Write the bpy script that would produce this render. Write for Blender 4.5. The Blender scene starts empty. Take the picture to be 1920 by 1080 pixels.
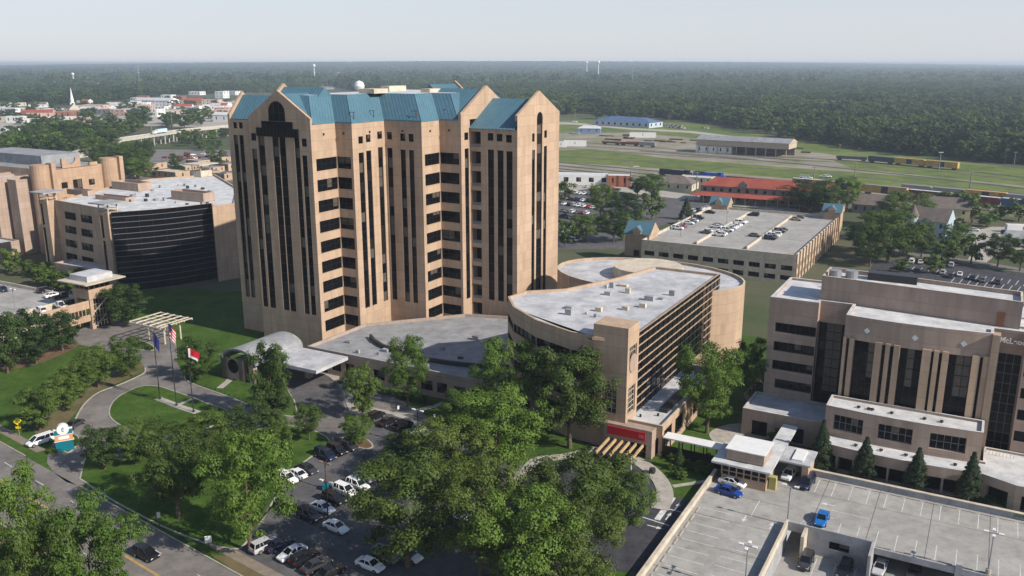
import bpy, math, random
from mathutils import Vector, Matrix
R = math.radians
scene = bpy.context.scene
# ------------------------------------------------------------------ camera
CAM_H = 72.0; FPX = 1633.0; TH = math.atan(422/FPX); SN, CS = math.sin(TH), math.cos(TH)
cam = bpy.data.cameras.new('camera'); camo = bpy.data.objects.new('camera', cam)
scene.collection.objects.link(camo); scene.camera = camo
cam.sensor_width = 36; cam.lens = 36*FPX/1920; cam.clip_start = 1; cam.clip_end = 40000
camo.location = (0, 0, CAM_H); camo.rotation_euler = (math.pi/2-TH, 0, 0)
# ------------------------------------------------------------------ light
SUN_H = Vector((.86, -.51)).normalized(); ELEV = R(34)
sdir = Vector((SUN_H.x*math.cos(ELEV), SUN_H.y*math.cos(ELEV), math.sin(ELEV)))
world = bpy.data.worlds.new('World'); scene.world = world; world.use_nodes = True
wn = world.node_tree.nodes; wn.clear()
sky = wn.new('ShaderNodeTexSky'); sky.sky_type = 'NISHITA'; sky.sun_disc = False
sky.sun_elevation = ELEV; sky.sun_rotation = math.atan2(sdir.x, sdir.y)
sky.air_density = 1.0; sky.dust_density = 0.4; sky.ozone_density = 3.0
bg = wn.new('ShaderNodeBackground'); bg.inputs[1].default_value = 0.108
wo = wn.new('ShaderNodeOutputWorld')
pale = wn.new('ShaderNodeMixRGB')
wtc = wn.new('ShaderNodeTexCoord'); wsx = wn.new('ShaderNodeSeparateXYZ'); wmr = wn.new('ShaderNodeMapRange'); wmr.inputs[1].default_value = 0; wmr.inputs[2].default_value = .6; wmr.inputs[3].default_value = .88; wmr.inputs[4].default_value = .05
wl_ = world.node_tree.links; wl_.new(wtc.outputs['Generated'], wsx.inputs[0]); wl_.new(wsx.outputs[2], wmr.inputs[0]); wl_.new(wmr.outputs[0], pale.inputs[0]); pale.inputs[2].default_value = (4.75, 4.95, 5.45, 1)
world.node_tree.links.new(sky.outputs[0], pale.inputs[1]); world.node_tree.links.new(pale.outputs[0], bg.inputs[0]); world.node_tree.links.new(bg.outputs[0], wo.inputs[0])
sl = bpy.data.lights.new('sun', 'SUN'); sl.energy = 5.0; sl.angle = R(0.6); sl.color = (1, .92, .81)
so = bpy.data.objects.new('sun', sl); scene.collection.objects.link(so)
so.rotation_euler = sdir.to_track_quat('Z', 'Y').to_euler(); so.location = (300, -200, 300)
vs = scene.view_settings; vs.view_transform = 'Standard'; vs.look = 'None'; vs.exposure = 0.4; vs.gamma = 1

# ------------------------------------------------------------------ pixel -> place
def P(u, v, h=0.0):
    a = (u-960)/FPX; b = (v-540)/FPX; t = (CAM_H-h)/(SN+b*CS)
    return Vector((a*t, (CS-b*SN)*t))
def HV(v, Y):
    b = (v-540)/FPX; t = Y/(CS-b*SN); return CAM_H-t*(SN+b*CS)
def depth(p, h=0): return p.y*CS+(CAM_H-h)*SN
def PROJ(x, y, h=0):
    d = CAM_H-h; z = y*CS+d*SN; return 960+FPX*x/z, 540+FPX*(d*CS-y*SN)/z
GR = R(-29); E1 = Vector((math.cos(GR), math.sin(GR))); E2 = Vector((-math.sin(GR), math.cos(GR)))
def loc(o, w): d = w-o; return Vector((d.dot(E1), d.dot(E2)))
def wor(o, a, b): return o+E1*a+E2*b
def s_at(o, p, q, u, h):      # distance along local wall p->q where the picture column u falls
    pw = wor(o, *p); e = (wor(o, *q)-pw).normalized(); k = (u-960)/FPX; d = (CAM_H-h)*SN
    return (k*(pw.y*CS+d)-pw.x)/(e.x-k*e.y*CS)

# ------------------------------------------------------------------ materials
MATS = {}
def nodes(name):
    m = bpy.data.materials.new(name); m.use_nodes = True; MATS[name] = m
    nt = m.node_tree; return m, nt, nt.nodes['Principled BSDF']
def mat(name, col, rough=.8, var=.12, scale=.6, metal=0, spec=.3, col2=None, bump=0, detail=5, stretch=None, ior=None, stain=0, sscale=.7):
    m, nt, b = nodes(name); N, L = nt.nodes, nt.links
    b.inputs['Roughness'].default_value = rough; b.inputs['Metallic'].default_value = metal
    b.inputs['Specular IOR Level'].default_value = spec
    if ior: b.inputs['IOR'].default_value = ior
    if var <= 0: b.inputs['Base Color'].default_value = (*col, 1); return m
    g = N.new('ShaderNodeNewGeometry'); n = N.new('ShaderNodeTexNoise')
    n.inputs['Scale'].default_value = scale; n.inputs['Detail'].default_value = detail; n.inputs['Roughness'].default_value = .65
    if stretch:
        mp = N.new('ShaderNodeMapping'); mp.inputs['Scale'].default_value = stretch
        L.new(g.outputs['Position'], mp.inputs[0]); L.new(mp.outputs[0], n.inputs['Vector'])
    else: L.new(g.outputs['Position'], n.inputs['Vector'])
    r = N.new('ShaderNodeValToRGB'); L.new(n.outputs[0], r.inputs[0])
    c2 = col2 or [min(1, c*(1+var)) for c in col]; c1 = col if col2 else [c*(1-var) for c in col]
    r.color_ramp.elements[0].position = .33; r.color_ramp.elements[1].position = .67
    r.color_ramp.elements[0].color = (*c1, 1); r.color_ramp.elements[1].color = (*c2, 1)
    if stain:
        ns = N.new('ShaderNodeTexNoise'); ns.inputs['Scale'].default_value = sscale; ns.inputs['Detail'].default_value = 7; ns.inputs['Roughness'].default_value = .75; L.new(g.outputs['Position'], ns.inputs['Vector'])
        rs_ = N.new('ShaderNodeValToRGB'); rs_.color_ramp.elements[0].position = .36; rs_.color_ramp.elements[1].position = .55; v_ = 1-stain; rs_.color_ramp.elements[0].color = (v_, v_, v_, 1); rs_.color_ramp.elements[1].color = (1, 1, 1, 1); L.new(ns.outputs[0], rs_.inputs[0])
        ms_ = N.new('ShaderNodeMixRGB'); ms_.blend_type = 'MULTIPLY'; ms_.inputs[0].default_value = 1; L.new(r.outputs[0], ms_.inputs[1]); L.new(rs_.outputs[0], ms_.inputs[2]); L.new(ms_.outputs[0], b.inputs['Base Color'])
    else: L.new(r.outputs[0], b.inputs['Base Color'])
    if bump:
        bp = N.new('ShaderNodeBump'); bp.inputs['Strength'].default_value = bump; bp.inputs['Distance'].default_value = .1
        L.new(n.outputs[0], bp.inputs['Height']); L.new(bp.outputs[0], b.inputs['Normal'])
    return m
def brickmat(name, c1, c2, band=5.1):
    m, nt, b = nodes(name); N, L = nt.nodes, nt.links
    b.inputs['Roughness'].default_value = .85; b.inputs['Specular IOR Level'].default_value = .2
    tc = N.new('ShaderNodeNewGeometry'); n = N.new('ShaderNodeTexNoise'); n.inputs['Scale'].default_value = .35; n.inputs['Detail'].default_value = 8
    n.inputs['Roughness'].default_value = .7
    mp = N.new('ShaderNodeMapping'); mp.inputs['Scale'].default_value = (1, 1, .35)
    L.new(tc.outputs['Position'], mp.inputs[0]); L.new(mp.outputs[0], n.inputs['Vector'])
    w = N.new('ShaderNodeTexWave'); w.bands_direction = 'Z'; w.inputs['Scale'].default_value = 1.6; w.inputs['Distortion'].default_value = .15
    L.new(tc.outputs['Position'], w.inputs['Vector'])
    r = N.new('ShaderNodeValToRGB'); r.color_ramp.elements[0].position = .3; r.color_ramp.elements[1].position = .7
    r.color_ramp.elements[0].color = (*c1, 1); r.color_ramp.elements[1].color = (*c2, 1); L.new(n.outputs[0], r.inputs[0])
    mx = N.new('ShaderNodeMixRGB'); mx.blend_type = 'MULTIPLY'; mx.inputs[0].default_value = .12
    L.new(r.outputs[0], mx.inputs[1]); L.new(w.outputs[0], mx.inputs[2])
    sp = N.new('ShaderNodeSeparateXYZ'); L.new(tc.outputs['Position'], sp.inputs[0]); pm = N.new('ShaderNodeMath'); pm.operation = 'MODULO'; pm.inputs[1].default_value = band/2; L.new(sp.outputs[2], pm.inputs[0])
    lt = N.new('ShaderNodeMath'); lt.operation = 'LESS_THAN'; lt.inputs[1].default_value = .09; L.new(pm.outputs[0], lt.inputs[0])
    n2 = N.new('ShaderNodeTexNoise'); n2.inputs['Scale'].default_value = 1.0; n2.inputs['Detail'].default_value = 6; mp2 = N.new('ShaderNodeMapping'); mp2.inputs['Scale'].default_value = (.9, .9, .05); L.new(tc.outputs['Position'], mp2.inputs[0]); L.new(mp2.outputs[0], n2.inputs['Vector'])
    r2 = N.new('ShaderNodeValToRGB'); r2.color_ramp.elements[0].position = .38; r2.color_ramp.elements[0].color = (.80, .78, .76, 1); r2.color_ramp.elements[1].position = .6; r2.color_ramp.elements[1].color = (1, 1, 1, 1); L.new(n2.outputs[0], r2.inputs[0])
    m2 = N.new('ShaderNodeMixRGB'); m2.blend_type = 'MULTIPLY'; m2.inputs[0].default_value = .55; L.new(mx.outputs[0], m2.inputs[1]); L.new(r2.outputs[0], m2.inputs[2])
    dv = N.new('ShaderNodeVectorMath'); dv.operation = 'DIVIDE'; dv.inputs[1].default_value = (2.9, 2.9, band/2); L.new(tc.outputs['Position'], dv.inputs[0]); fl_ = N.new('ShaderNodeVectorMath'); fl_.operation = 'FLOOR'; L.new(dv.outputs[0], fl_.inputs[0]); wn_ = N.new('ShaderNodeTexWhiteNoise'); L.new(fl_.outputs[0], wn_.inputs['Vector'])
    mr = N.new('ShaderNodeMapRange'); mr.inputs[3].default_value = .92; mr.inputs[4].default_value = 1.05; L.new(wn_.outputs['Value'], mr.inputs[0]); m4 = N.new('ShaderNodeVectorMath'); m4.operation = 'SCALE'; L.new(m2.outputs[0], m4.inputs[0]); L.new(mr.outputs[0], m4.inputs['Scale']); m2 = m4
    m3 = N.new('ShaderNodeMixRGB'); m3.inputs[2].default_value = (c1[0]*.72, c1[1]*.70, c1[2]*.68, 1); L.new(lt.outputs[0], m3.inputs[0]); L.new(m2.outputs[0], m3.inputs[1]); L.new(m3.outputs[0], b.inputs['Base Color'])
    return m
def leafmat(name, c1, c2, trans=.25, patch=False):
    m, nt, b = nodes(name); N, L = nt.nodes, nt.links
    oi = N.new('ShaderNodeObjectInfo'); g = N.new('ShaderNodeNewGeometry'); n = N.new('ShaderNodeTexNoise')
    n.inputs['Scale'].default_value = .55; n.inputs['Detail'].default_value = 4; L.new(g.outputs['Position'], n.inputs['Vector'])
    ad = N.new('ShaderNodeMath'); ad.operation = 'MULTIPLY_ADD'; ad.inputs[1].default_value = .45; L.new(oi.outputs['Random'], ad.inputs[0])
    mu = N.new('ShaderNodeMath'); mu.operation = 'MULTIPLY'; mu.inputs[1].default_value = .6; L.new(n.outputs[0], mu.inputs[0]); L.new(mu.outputs[0], ad.inputs[2])
    r = N.new('ShaderNodeValToRGB'); r.color_ramp.elements[0].position = .15; r.color_ramp.elements[1].position = .8
    r.color_ramp.elements[0].color = (*c1, 1); r.color_ramp.elements[1].color = (*c2, 1); L.new(ad.outputs[0], r.inputs[0])
    if patch:
        n3 = N.new('ShaderNodeTexNoise'); n3.inputs['Scale'].default_value = .012; n3.inputs['Detail'].default_value = 5; L.new(g.outputs['Position'], n3.inputs['Vector']); a3 = N.new('ShaderNodeMath'); a3.operation = 'MULTIPLY_ADD'; a3.inputs[1].default_value = 1.6; a3.inputs[2].default_value = -.85; L.new(n3.outputs[0], a3.inputs[0])
        a4 = N.new('ShaderNodeMath'); L.new(a3.outputs[0], a4.inputs[0]); L.new(ad.outputs[0], a4.inputs[1]); L.new(a4.outputs[0], r.inputs[0])
    L.new(r.outputs[0], b.inputs['Base Color']); b.inputs['Roughness'].default_value = .6; b.inputs['Specular IOR Level'].default_value = .25
    if trans:
        tr = N.new('ShaderNodeBsdfTranslucent'); L.new(r.outputs[0], tr.inputs[0]); ms = N.new('ShaderNodeMixShader'); ms.inputs[0].default_value = trans
        L.new(b.outputs[0], ms.inputs[1]); L.new(tr.outputs[0], ms.inputs[2]); L.new(ms.outputs[0], N['Material Output'].inputs[0])
    return m
brick = brickmat('tan_brick', (.395, .280, .194), (.49, .362, .260))
brick2 = brickmat('brown_brick', (.335, .250, .198), (.42, .324, .264))
brick3 = brickmat('orange_brick', (.39, .262, .175), (.47, .33, .23))
teal = mat('teal_metal_roof', (.070, .148, .192), .55, .08, .08, .0, .35, stain=.14, sscale=.25)
teal2 = mat('teal_seam', (.075, .175, .23), .45, .1, .5)
glass = mat('dark_window_glass', (.005, .005, .006), .05, 0, spec=.22, ior=1.35)
glass2 = mat('brown_window_glass', (.018, .013, .011), .08, 0, spec=.25, ior=1.35)
blind = mat('window_blind', (.09, .075, .062), .4, .25, 1.2)
frame_m = mat('dark_window_frame', (.012, .011, .011), .5, 0)
frame_l = mat('silver_window_frame', (.16, .16, .165), .4, 0)
bluestrip = mat('spandrel_fin', (.11, .12, .14), .4, 0)
white_roof = mat('white_roof_membrane', (.33, .335, .35), .7, .3, .22, col2=(.54, .54, .55), detail=8, stain=0.25, sscale=0.35)
white_roof2 = mat('bright_roof_membrane', (.42, .425, .43), .7, .2, .3, col2=(.62, .62, .615), detail=8, stain=0.22, sscale=0.35)
grey_roof = mat('grey_roof_membrane', (.20, .205, .215), .8, .2, .2, col2=(.30, .305, .315), detail=8, stain=0.25, sscale=0.35)
white = mat('white_paint', (.66, .66, .645), .5, .06, .8)
cream = mat('cream_concrete', (.50, .44, .35), .8, .15, .5, stain=0.2, sscale=0.6)
concrete = mat('deck_concrete', (.26, .25, .23), .9, .2, .12, col2=(.37, .355, .33), detail=9, stain=0.22, sscale=0.45)
concrete2 = mat('path_concrete', (.36, .33, .29), .9, .15, .5, stain=0.2, sscale=0.8)
greyconc = mat('grey_concrete', (.26, .26, .27), .9, .25, .35, col2=(.36, .36, .37), detail=8, stain=0.25, sscale=0.5)
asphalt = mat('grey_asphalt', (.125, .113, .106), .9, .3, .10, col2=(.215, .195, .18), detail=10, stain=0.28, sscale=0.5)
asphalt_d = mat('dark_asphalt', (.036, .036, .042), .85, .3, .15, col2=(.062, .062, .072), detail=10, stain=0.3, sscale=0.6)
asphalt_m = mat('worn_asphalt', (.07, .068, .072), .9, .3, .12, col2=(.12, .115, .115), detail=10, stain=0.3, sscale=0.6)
line_w = mat('white_marking', (.52, .52, .50), .8, .25, 1.5)
line_y = mat('yellow_marking', (.52, .32, .05), .8, .25, 1.5)
grass = mat('lawn_grass', (.030, .070, .009), .95, .3, .16, col2=(.072, .122, .022), spec=.1, detail=12, stain=0.35, sscale=0.9)
grass_dry = mat('verge_grass', (.085, .078, .035), .95, .3, .25, col2=(.16, .125, .07), spec=.1, detail=10)
grass_y = mat('yard_grass', (.085, .13, .03), .95, .2, .015, col2=(.165, .19, .055), spec=.1, detail=12, stain=0.4, sscale=0.08)
mulch = mat('mulch', (.10, .06, .036), .95, .3, .9, col2=(.16, .105, .065), spec=.1)
gravel = mat('rail_gravel', (.135, .14, .065), .95, .3, .03, col2=(.30, .262, .23), spec=.1, detail=12)
gravel_d = mat('ballast', (.075, .066, .06), .95, .3, .15, col2=(.13, .115, .105), spec=.1)
soil = mat('ground_mix', (.04, .07, .022), .95, .3, .012, col2=(.12, .105, .075), spec=.1, detail=12)
steel = mat('grey_steel', (.28, .28, .29), .45, .05, 1, .4)
darksteel = mat('dark_steel', (.03, .03, .032), .5, 0)
rust = mat('rusty_steel', (.10, .04, .025), .8, .3, .5)
bark = mat('bark', (.10, .075, .055), .9, .3, 2.5, bump=.4)
redroof = mat('red_tile_roof', (.24, .048, .03), .8, .25, .12, col2=(.33, .085, .055), detail=8)
brownroof = mat('brown_shingle_roof', (.14, .115, .10), .9, .2, .4)
blueroof = mat('blue_metal_roof', (.07, .12, .22), .5, .15, .1)
greyblock = mat('grey_brick_wall', (.20, .18, .165), .9, .15, .5)
rubber = mat('tyre_rubber', (.012, .012, .012), .9, 0)
rim = mat('alloy_rim', (.35, .35, .36), .35, 0, metal=.7)
carglass = mat('car_glass', (.008, .009, .011), .05, 0, spec=.5)
lampw = mat('headlight_lens', (.7, .7, .68), .15, 0)
lampr = mat('tail_light_lens', (.35, .015, .012), .2, 0)
def carpaint(name, c): return mat('paint_'+name, c, .22, 0, spec=.55)
PAINT = {'white': carpaint('white', (.72, .72, .71)), 'black': carpaint('black', (.010, .010, .012)), 'grey': carpaint('grey', (.13, .125, .12)),
 'silver': carpaint('silver', (.42, .42, .43)), 'navy': carpaint('navy', (.012, .018, .045)), 'blue': carpaint('blue', (.012, .045, .24)),
 'bright blue': carpaint('bright_blue', (.012, .13, .40)), 'red': carpaint('red', (.32, .012, .015)), 'charcoal': carpaint('charcoal', (.035, .036, .04)), 'tan': carpaint('tan', (.30, .25, .18))}
LEAF = {'green': leafmat('leaf_green', (.030, .062, .010), (.098, .150, .025)), 'dark': leafmat('leaf_dark', (.018, .042, .009), (.056, .094, .020)),
 'olive': leafmat('leaf_olive', (.034, .062, .010), (.110, .150, .026)), 'bright': leafmat('leaf_bright', (.036, .080, .010), (.108, .180, .024)),
 'pine': leafmat('leaf_conifer', (.010, .026, .009), (.028, .050, .016), .1), 'forest': leafmat('leaf_forest', (.011, .032, .008), (.080, .125, .026), .15, True),
 'red': leafmat('leaf_red', (.12, .03, .02), (.22, .06, .035))}

# ------------------------------------------------------------------ mesh helpers
class MB:
    def __init__(s): s.v = []; s.f = []; s.m = []
    def quad(s, a, b, c, d, m=0):
        n = len(s.v); s.v += [tuple(a), tuple(b), tuple(c), tuple(d)]; s.f.append((n, n+1, n+2, n+3)); s.m.append(m)
    def poly(s, pts, m=0):
        n = len(s.v); s.v += [tuple(p) for p in pts]; s.f.append(tuple(range(n, n+len(pts)))); s.m.append(m)
    def prism(s, pts, z0, z1, m=0, top=None, zf=None):
        n = len(s.v); k = len(pts)
        s.v += [(p[0], p[1], z0) for p in pts]+[(p[0], p[1], z1) for p in pts]
        for i in range(k):
            j = (i+1) % k; s.f.append((n+i, n+j, n+k+j, n+k+i)); s.m.append(m)
        s.f.append(tuple(range(n+k, n+2*k))); s.m.append(m if top is None else top)
        s.f.append(tuple(reversed(range(n, n+k)))); s.m.append(m)
    def box(s, x0, x1, y0, y1, z0, z1, m=0, top=None): s.prism([(x0, y0), (x1, y0), (x1, y1), (x0, y1)], z0, z1, m, top)
    def bar(s, a, b, w, h=None, m=0):
        a = Vector(a); b = Vector(b); h = h or w; d = (b-a).normalized()
        up = Vector((0, 0, 1)) if abs(d.z) < .95 else Vector((1, 0, 0)); x = d.cross(up).normalized()*w/2; y = d.cross(x).normalized()*h/2
        n = len(s.v)
        for p in (a, b): s.v += [tuple(p+x+y), tuple(p-x+y), tuple(p-x-y), tuple(p+x-y)]
        for i in range(4): s.f.append((n+i, n+(i+1) % 4, n+4+(i+1) % 4, n+4+i)); s.m.append(m)
        s.f += [(n+3, n+2, n+1, n), (n+4, n+5, n+6, n+7)]; s.m += [m, m]
    def tube(s, pts, rad, k=8, m=0, caps=True):
        rings = []
        for i, p in enumerate(pts):
            p = Vector(p); d = (Vector(pts[min(i+1, len(pts)-1)])-Vector(pts[max(i-1, 0)])).normalized()
            up = Vector((0, 0, 1)) if abs(d.z) < .9 else Vector((1, 0, 0)); x = d.cross(up).normalized(); y = d.cross(x); r = rad[i] if isinstance(rad, (list, tuple)) else rad
            n = len(s.v); rings.append(n)
            s.v += [tuple(p+x*r*math.cos(6.2832*j/k)+y*r*math.sin(6.2832*j/k)) for j in range(k)]
        for a, b in zip(rings, rings[1:]):
            for j in range(k): s.f.append((a+j, a+(j+1) % k, b+(j+1) % k, b+j)); s.m.append(m)
        if caps:
            s.f += [tuple(reversed(range(rings[0], rings[0]+k))), tuple(range(rings[-1], rings[-1]+k))]; s.m += [m, m]
    def mesh(s, name, mats):
        me = bpy.data.meshes.new(name); me.from_pydata(s.v, [], s.f)
        for mm in (mats if isinstance(mats, (list, tuple)) else [mats]): me.materials.append(mm)
        me.polygons.foreach_set('material_index', s.m); me.update(); return me
    def build(s, name, mats, parent=None, label=None, cat=None, group=None, kind=None):
        o = bpy.data.objects.new(name, s.mesh(name, mats)); return reg(o, parent, label, cat, group, kind)
COL = scene.collection
def split(mb, name, mats, parent=None):      # each separate piece of the collected geometry becomes a part of its own
    par = list(range(len(mb.v)))
    def find(a):
        while par[a] != a: par[a] = par[par[a]]; a = par[a]
        return a
    for f in mb.f:
        r = find(f[0])
        for k in f[1:]: par[find(k)] = r
    groups = {}
    for f, m in zip(mb.f, mb.m): groups.setdefault(find(f[0]), []).append((f, m))
    for fs in groups.values():
        q = MB(); idx = {}
        for f, m in fs:
            for k in f:
                if k not in idx: idx[k] = len(q.v); q.v.append(mb.v[k])
            q.f.append(tuple(idx[k] for k in f)); q.m.append(m)
        q.build(name, mats, parent)
def reg(o, parent=None, label=None, cat=None, group=None, kind=None):
    COL.objects.link(o); o.parent = parent
    if label: o['label'] = label
    if cat: o['category'] = cat
    if group: o['group'] = group
    if kind: o['kind'] = kind
    return o
def thing(name, label, cat, at=(0, 0), z=0, rz=0, group=None, sc=None):
    o = bpy.data.objects.new(name, None); reg(o, None, label, cat, group); o.location = (at[0], at[1], z); o.rotation_euler = (0, 0, rz); o.empty_display_size = .5
    if sc: o.scale = sc
    return o
def inst(me, name, parent=None, at=(0, 0, 0), rz=0, sc=None, m=None):
    o = bpy.data.objects.new(name, me); COL.objects.link(o); o.parent = parent; o.location = at; o.rotation_euler = (0, 0, rz)
    if sc: o.scale = sc
    if m: o.material_slots[0].link = 'OBJECT'; o.material_slots[0].material = m
    return o
def smooth(pts, n=6, closed=True):
    out = []; k = len(pts); pts = [Vector(p) for p in pts]
    for i in range(k if closed else k-1):
        if closed: a, b, c, d = pts[i-1], pts[i], pts[(i+1) % k], pts[(i+2) % k]
        else: a, b, c, d = pts[max(i-1, 0)], pts[i], pts[i+1], pts[min(i+2, k-1)]
        for j in range(n):
            t = j/n; out.append(.5*((2*b)+(c-a)*t+(2*a-5*b+4*c-d)*t*t+(3*b-3*c+d-a)*t**3))
    if not closed: out.append(pts[-1])
    return out
def ccw(pts):
    a = sum(p[0]*q[1]-q[0]*p[1] for p, q in zip(pts, pts[1:]+pts[:1])); return pts if a > 0 else list(reversed(pts))
def inset(pts, d):
    out = []; k = len(pts)
    for i in range(k):
        a, b, c = Vector(pts[i-1][:2]), Vector(pts[i][:2]), Vector(pts[(i+1) % k][:2])
        e = (b-a).normalized(); g = (c-b).normalized(); n1 = Vector((-e.y, e.x)); n2 = Vector((-g.y, g.x))
        q = n1+n2; q = q/max(.3, (1+n1.dot(n2))); out.append(b+q*d)
    return out
def sheet(name, pts, z, m, px=True, sm=0, kind='structure'):
    w = [P(*p) for p in pts] if px else [Vector(p) for p in pts]
    if sm: w = smooth(w, sm)
    b = MB(); b.poly([(p.x, p.y, z) for p in ccw(w)]); return b.build(name, m, kind=kind)
def strip(pts, w0, w1):            # ribbon between two offsets (left of travel is positive)
    k = len(pts); L = []; Rr = []
    for i in range(k):
        d = (pts[min(i+1, k-1)]-pts[max(i-1, 0)]).normalized(); n = Vector((-d.y, d.x)); L.append(pts[i]+n*w1); Rr.append(pts[i]+n*w0)
    return Rr, L
def ribbon(mb, pts, w0, w1, z, m=0, z1=None):
    a, b = strip(pts, w0, w1)
    for i in range(len(pts)-1):
        mb.quad((*a[i], z), (*a[i+1], z), (*b[i+1], z), (*b[i], z), m)
        if z1 is not None:
            mb.quad((*a[i], z1), (*a[i+1], z1), (*a[i+1], z), (*a[i], z), m); mb.quad((*b[i+1], z1), (*b[i], z1), (*b[i], z), (*b[i+1], z), m)
def island(pts, zk=.14, top=grass, name='kerbed_lawn', sm=6, px=True, kerb=concrete2):
    w = [P(*p) for p in pts] if px else [Vector(p) for p in pts]
    w = ccw(smooth(w, sm) if sm else w); b = MB(); b.prism(w, 0, zk, 0)
    o = b.build(name, kerb, kind='structure'); t = MB(); t.poly([(p.x, p.y, zk+.006) for p in inset(w, .28)]); t.build('grass_top', top, o); return o

def facade(mb, p, q, z0, z1, ops=(), rev=.35, m=0):
    p = Vector(p[:2]); q = Vector(q[:2]); L = (q-p).length; e = (q-p)/L; n = Vector((e.y, -e.x))
    ops = [(max(.05, a), min(L-.05, b), max(z0+.05, c), min(z1-.05, d)) for a, b, c, d in ops]; ops = [o for o in ops if o[1]-o[0] > .15 and o[3]-o[2] > .15]
    S = sorted({0, L, *[o[0] for o in ops], *[o[1] for o in ops]}); Z = sorted({z0, z1, *[o[2] for o in ops], *[o[3] for o in ops]})
    def pt(s, z, d=0): w = p+e*s-n*d; return (w.x, w.y, z)
    for i in range(len(S)-1):
        sm = (S[i]+S[i+1])/2; run = None
        for j in range(len(Z)-1):
            zm = (Z[j]+Z[j+1])/2; solid = not any(o[0] < sm < o[1] and o[2] < zm < o[3] for o in ops)
            if solid and run is None: run = Z[j]
            if run is not None and (not solid or j == len(Z)-2):
                top = Z[j] if not solid else Z[j+1]
                mb.quad(pt(S[i], run), pt(S[i+1], run), pt(S[i+1], top), pt(S[i], top), m); run = None
    for a, b, c, d in ops:
        mb.quad(pt(a, c), pt(b, c), pt(b, c, rev), pt(a, c, rev), m); mb.quad(pt(a, d, rev), pt(b, d, rev), pt(b, d), pt(a, d), m)
        mb.quad(pt(a, c), pt(a, c, rev), pt(a, d, rev), pt(a, d), m); mb.quad(pt(b, c, rev), pt(b, c), pt(b, d), pt(b, d, rev), m)
    return ops, p, e, n
RB_ = random.Random(17)
def window(root, p, e, n, op, rev=.35, cols=2, rows=1, gm=None, fm=None, fl=.08, panes=False, rnd=None, name='window'):
    a, b, c, d = op; gm = gm or glass; fm = fm or frame_m
    def pt(s, z, k): w = p+e*s-n*k; return Vector((w.x, w.y, z))
    def slab(mb, s0, s1, za, zb, k0, k1, m=0):
        A = [pt(s0, za, k0), pt(s1, za, k0), pt(s1, zb, k0), pt(s0, zb, k0)]; B = [pt(s0, za, k1), pt(s1, za, k1), pt(s1, zb, k1), pt(s0, zb, k1)]
        mb.quad(*A, m); mb.quad(*reversed(B), m)
        for i in range(4): mb.quad(A[i-1], B[i-1], B[i], A[i], m)
    fb = MB(); f = fl
    for i in range(cols+1):
        s = a+(b-a)*i/cols; s0 = a if i == 0 else s-f/2; s1 = b if i == cols else s+f/2
        if i == 0: s1 = a+f
        if i == cols: s0 = b-f
        slab(fb, s0, s1, c, d, rev-.14, rev-.003)
    for j in range(rows+1):
        z = c+(d-c)*j/rows; za = c if j == 0 else z-f/2; zb = d if j == rows else z+f/2
        if j == 0: zb = c+f
        if j == rows: za = d-f
        slab(fb, a+f, b-f, za, zb, rev-.12, rev-.003)
    if not panes:
        g = MB(); slab(g, a, b, c, d, rev-.001, rev+.03); o = g.build(name, gm, root); fb.build('frame', fm, o)
        if cols >= 2 and (b-a) > 1.2 and RB_.random() < .5:
            c0 = RB_.randrange(cols); c1 = min(cols, c0+RB_.choice((1, 1, 2, 3))); zt = d-f; zb_ = d-(d-c)*RB_.uniform(.3, .8); bl_ = MB(); slab(bl_, a+(b-a)*c0/cols+f/2, a+(b-a)*c1/cols-f/2, zb_, zt, rev-.012, rev-.002); bl_.build('blind', blind, o)
        return o
    o = fb.build(name, fm, root)
    for j in range(rows):
        g = MB(); za = c+(d-c)*j/rows; zb = c+(d-c)*(j+1)/rows
        mm = gm if not rnd else rnd.choices([glass, glass2, blind], [9, 5, 1.8])[0]
        slab(g, a, b, za+.01, zb-.01, rev-.001, rev+.03); g.build('pane', mm, o)
    return o
def block(root, pts, z0, z1, wm=None, rm=None, par=.7, wins={}, cols=2, rows=1, gm=None, fm=None, th=.4, cap=None, rev=.35, names=('wall', 'roof'), rc=None, panes=False):
    wm = wm or brick; rm = rm or white_roof; b = MB(); k = len(pts); pts = [Vector(p[:2]) for p in pts]; jobs = []
    for i in range(k):
        ops, p, e, n = facade(b, pts[i], pts[(i+1) % k], z0, z1, wins.get(i, ()), rev)
        jobs += [(p, e, n, o) for o in ops]
    ins = inset(pts, th); zr = z1-par
    for i in range(k):
        j = (i+1) % k
        b.quad((*ins[j], zr), (*ins[i], zr), (*ins[i], z1), (*ins[j], z1), 0); b.quad((*pts[i], z1), (*pts[j], z1), (*ins[j], z1), (*ins[i], z1), 1)
    w = b.build(names[0], [wm, cap or wm], root)
    r = MB(); r.poly([(*p, zr) for p in ins]); ro = r.build(names[1], rm, root)
    for p, e, n, o in jobs:
        c_, r_ = (rc(o) if rc else (cols, rows)); window(root, p, e, n, o, rev, c_, r_, gm, fm, panes=panes)
    return w, ro
def hip(mb, x0, x1, y0, y1, z0, z1, ov=.5, gable=None, m=0, gm=1):   # ridge along x
    x0 -= ov; x1 += ov; y0 -= ov; y1 += ov; ym = (y0+y1)/2; d = 0 if gable else (y1-y0)/2
    A, B, C, D = (x0, y0, z0), (x1, y0, z0), (x1, y1, z0), (x0, y1, z0); Rr, S = (x0+d, ym, z1), (x1-d, ym, z1)
    mb.quad(A, B, S, Rr, m); mb.quad(C, D, Rr, S, m)
    for t in ((B, C, S), (D, A, Rr)): mb.poly(t, gm if gable else m)
    mb.quad(D, C, B, A, m)
def copy_tree(o, parent=None):
    c = o.copy(); COL.objects.link(c); c.parent = parent
    for ch in o.children: copy_tree(ch, c)
    return c
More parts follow.
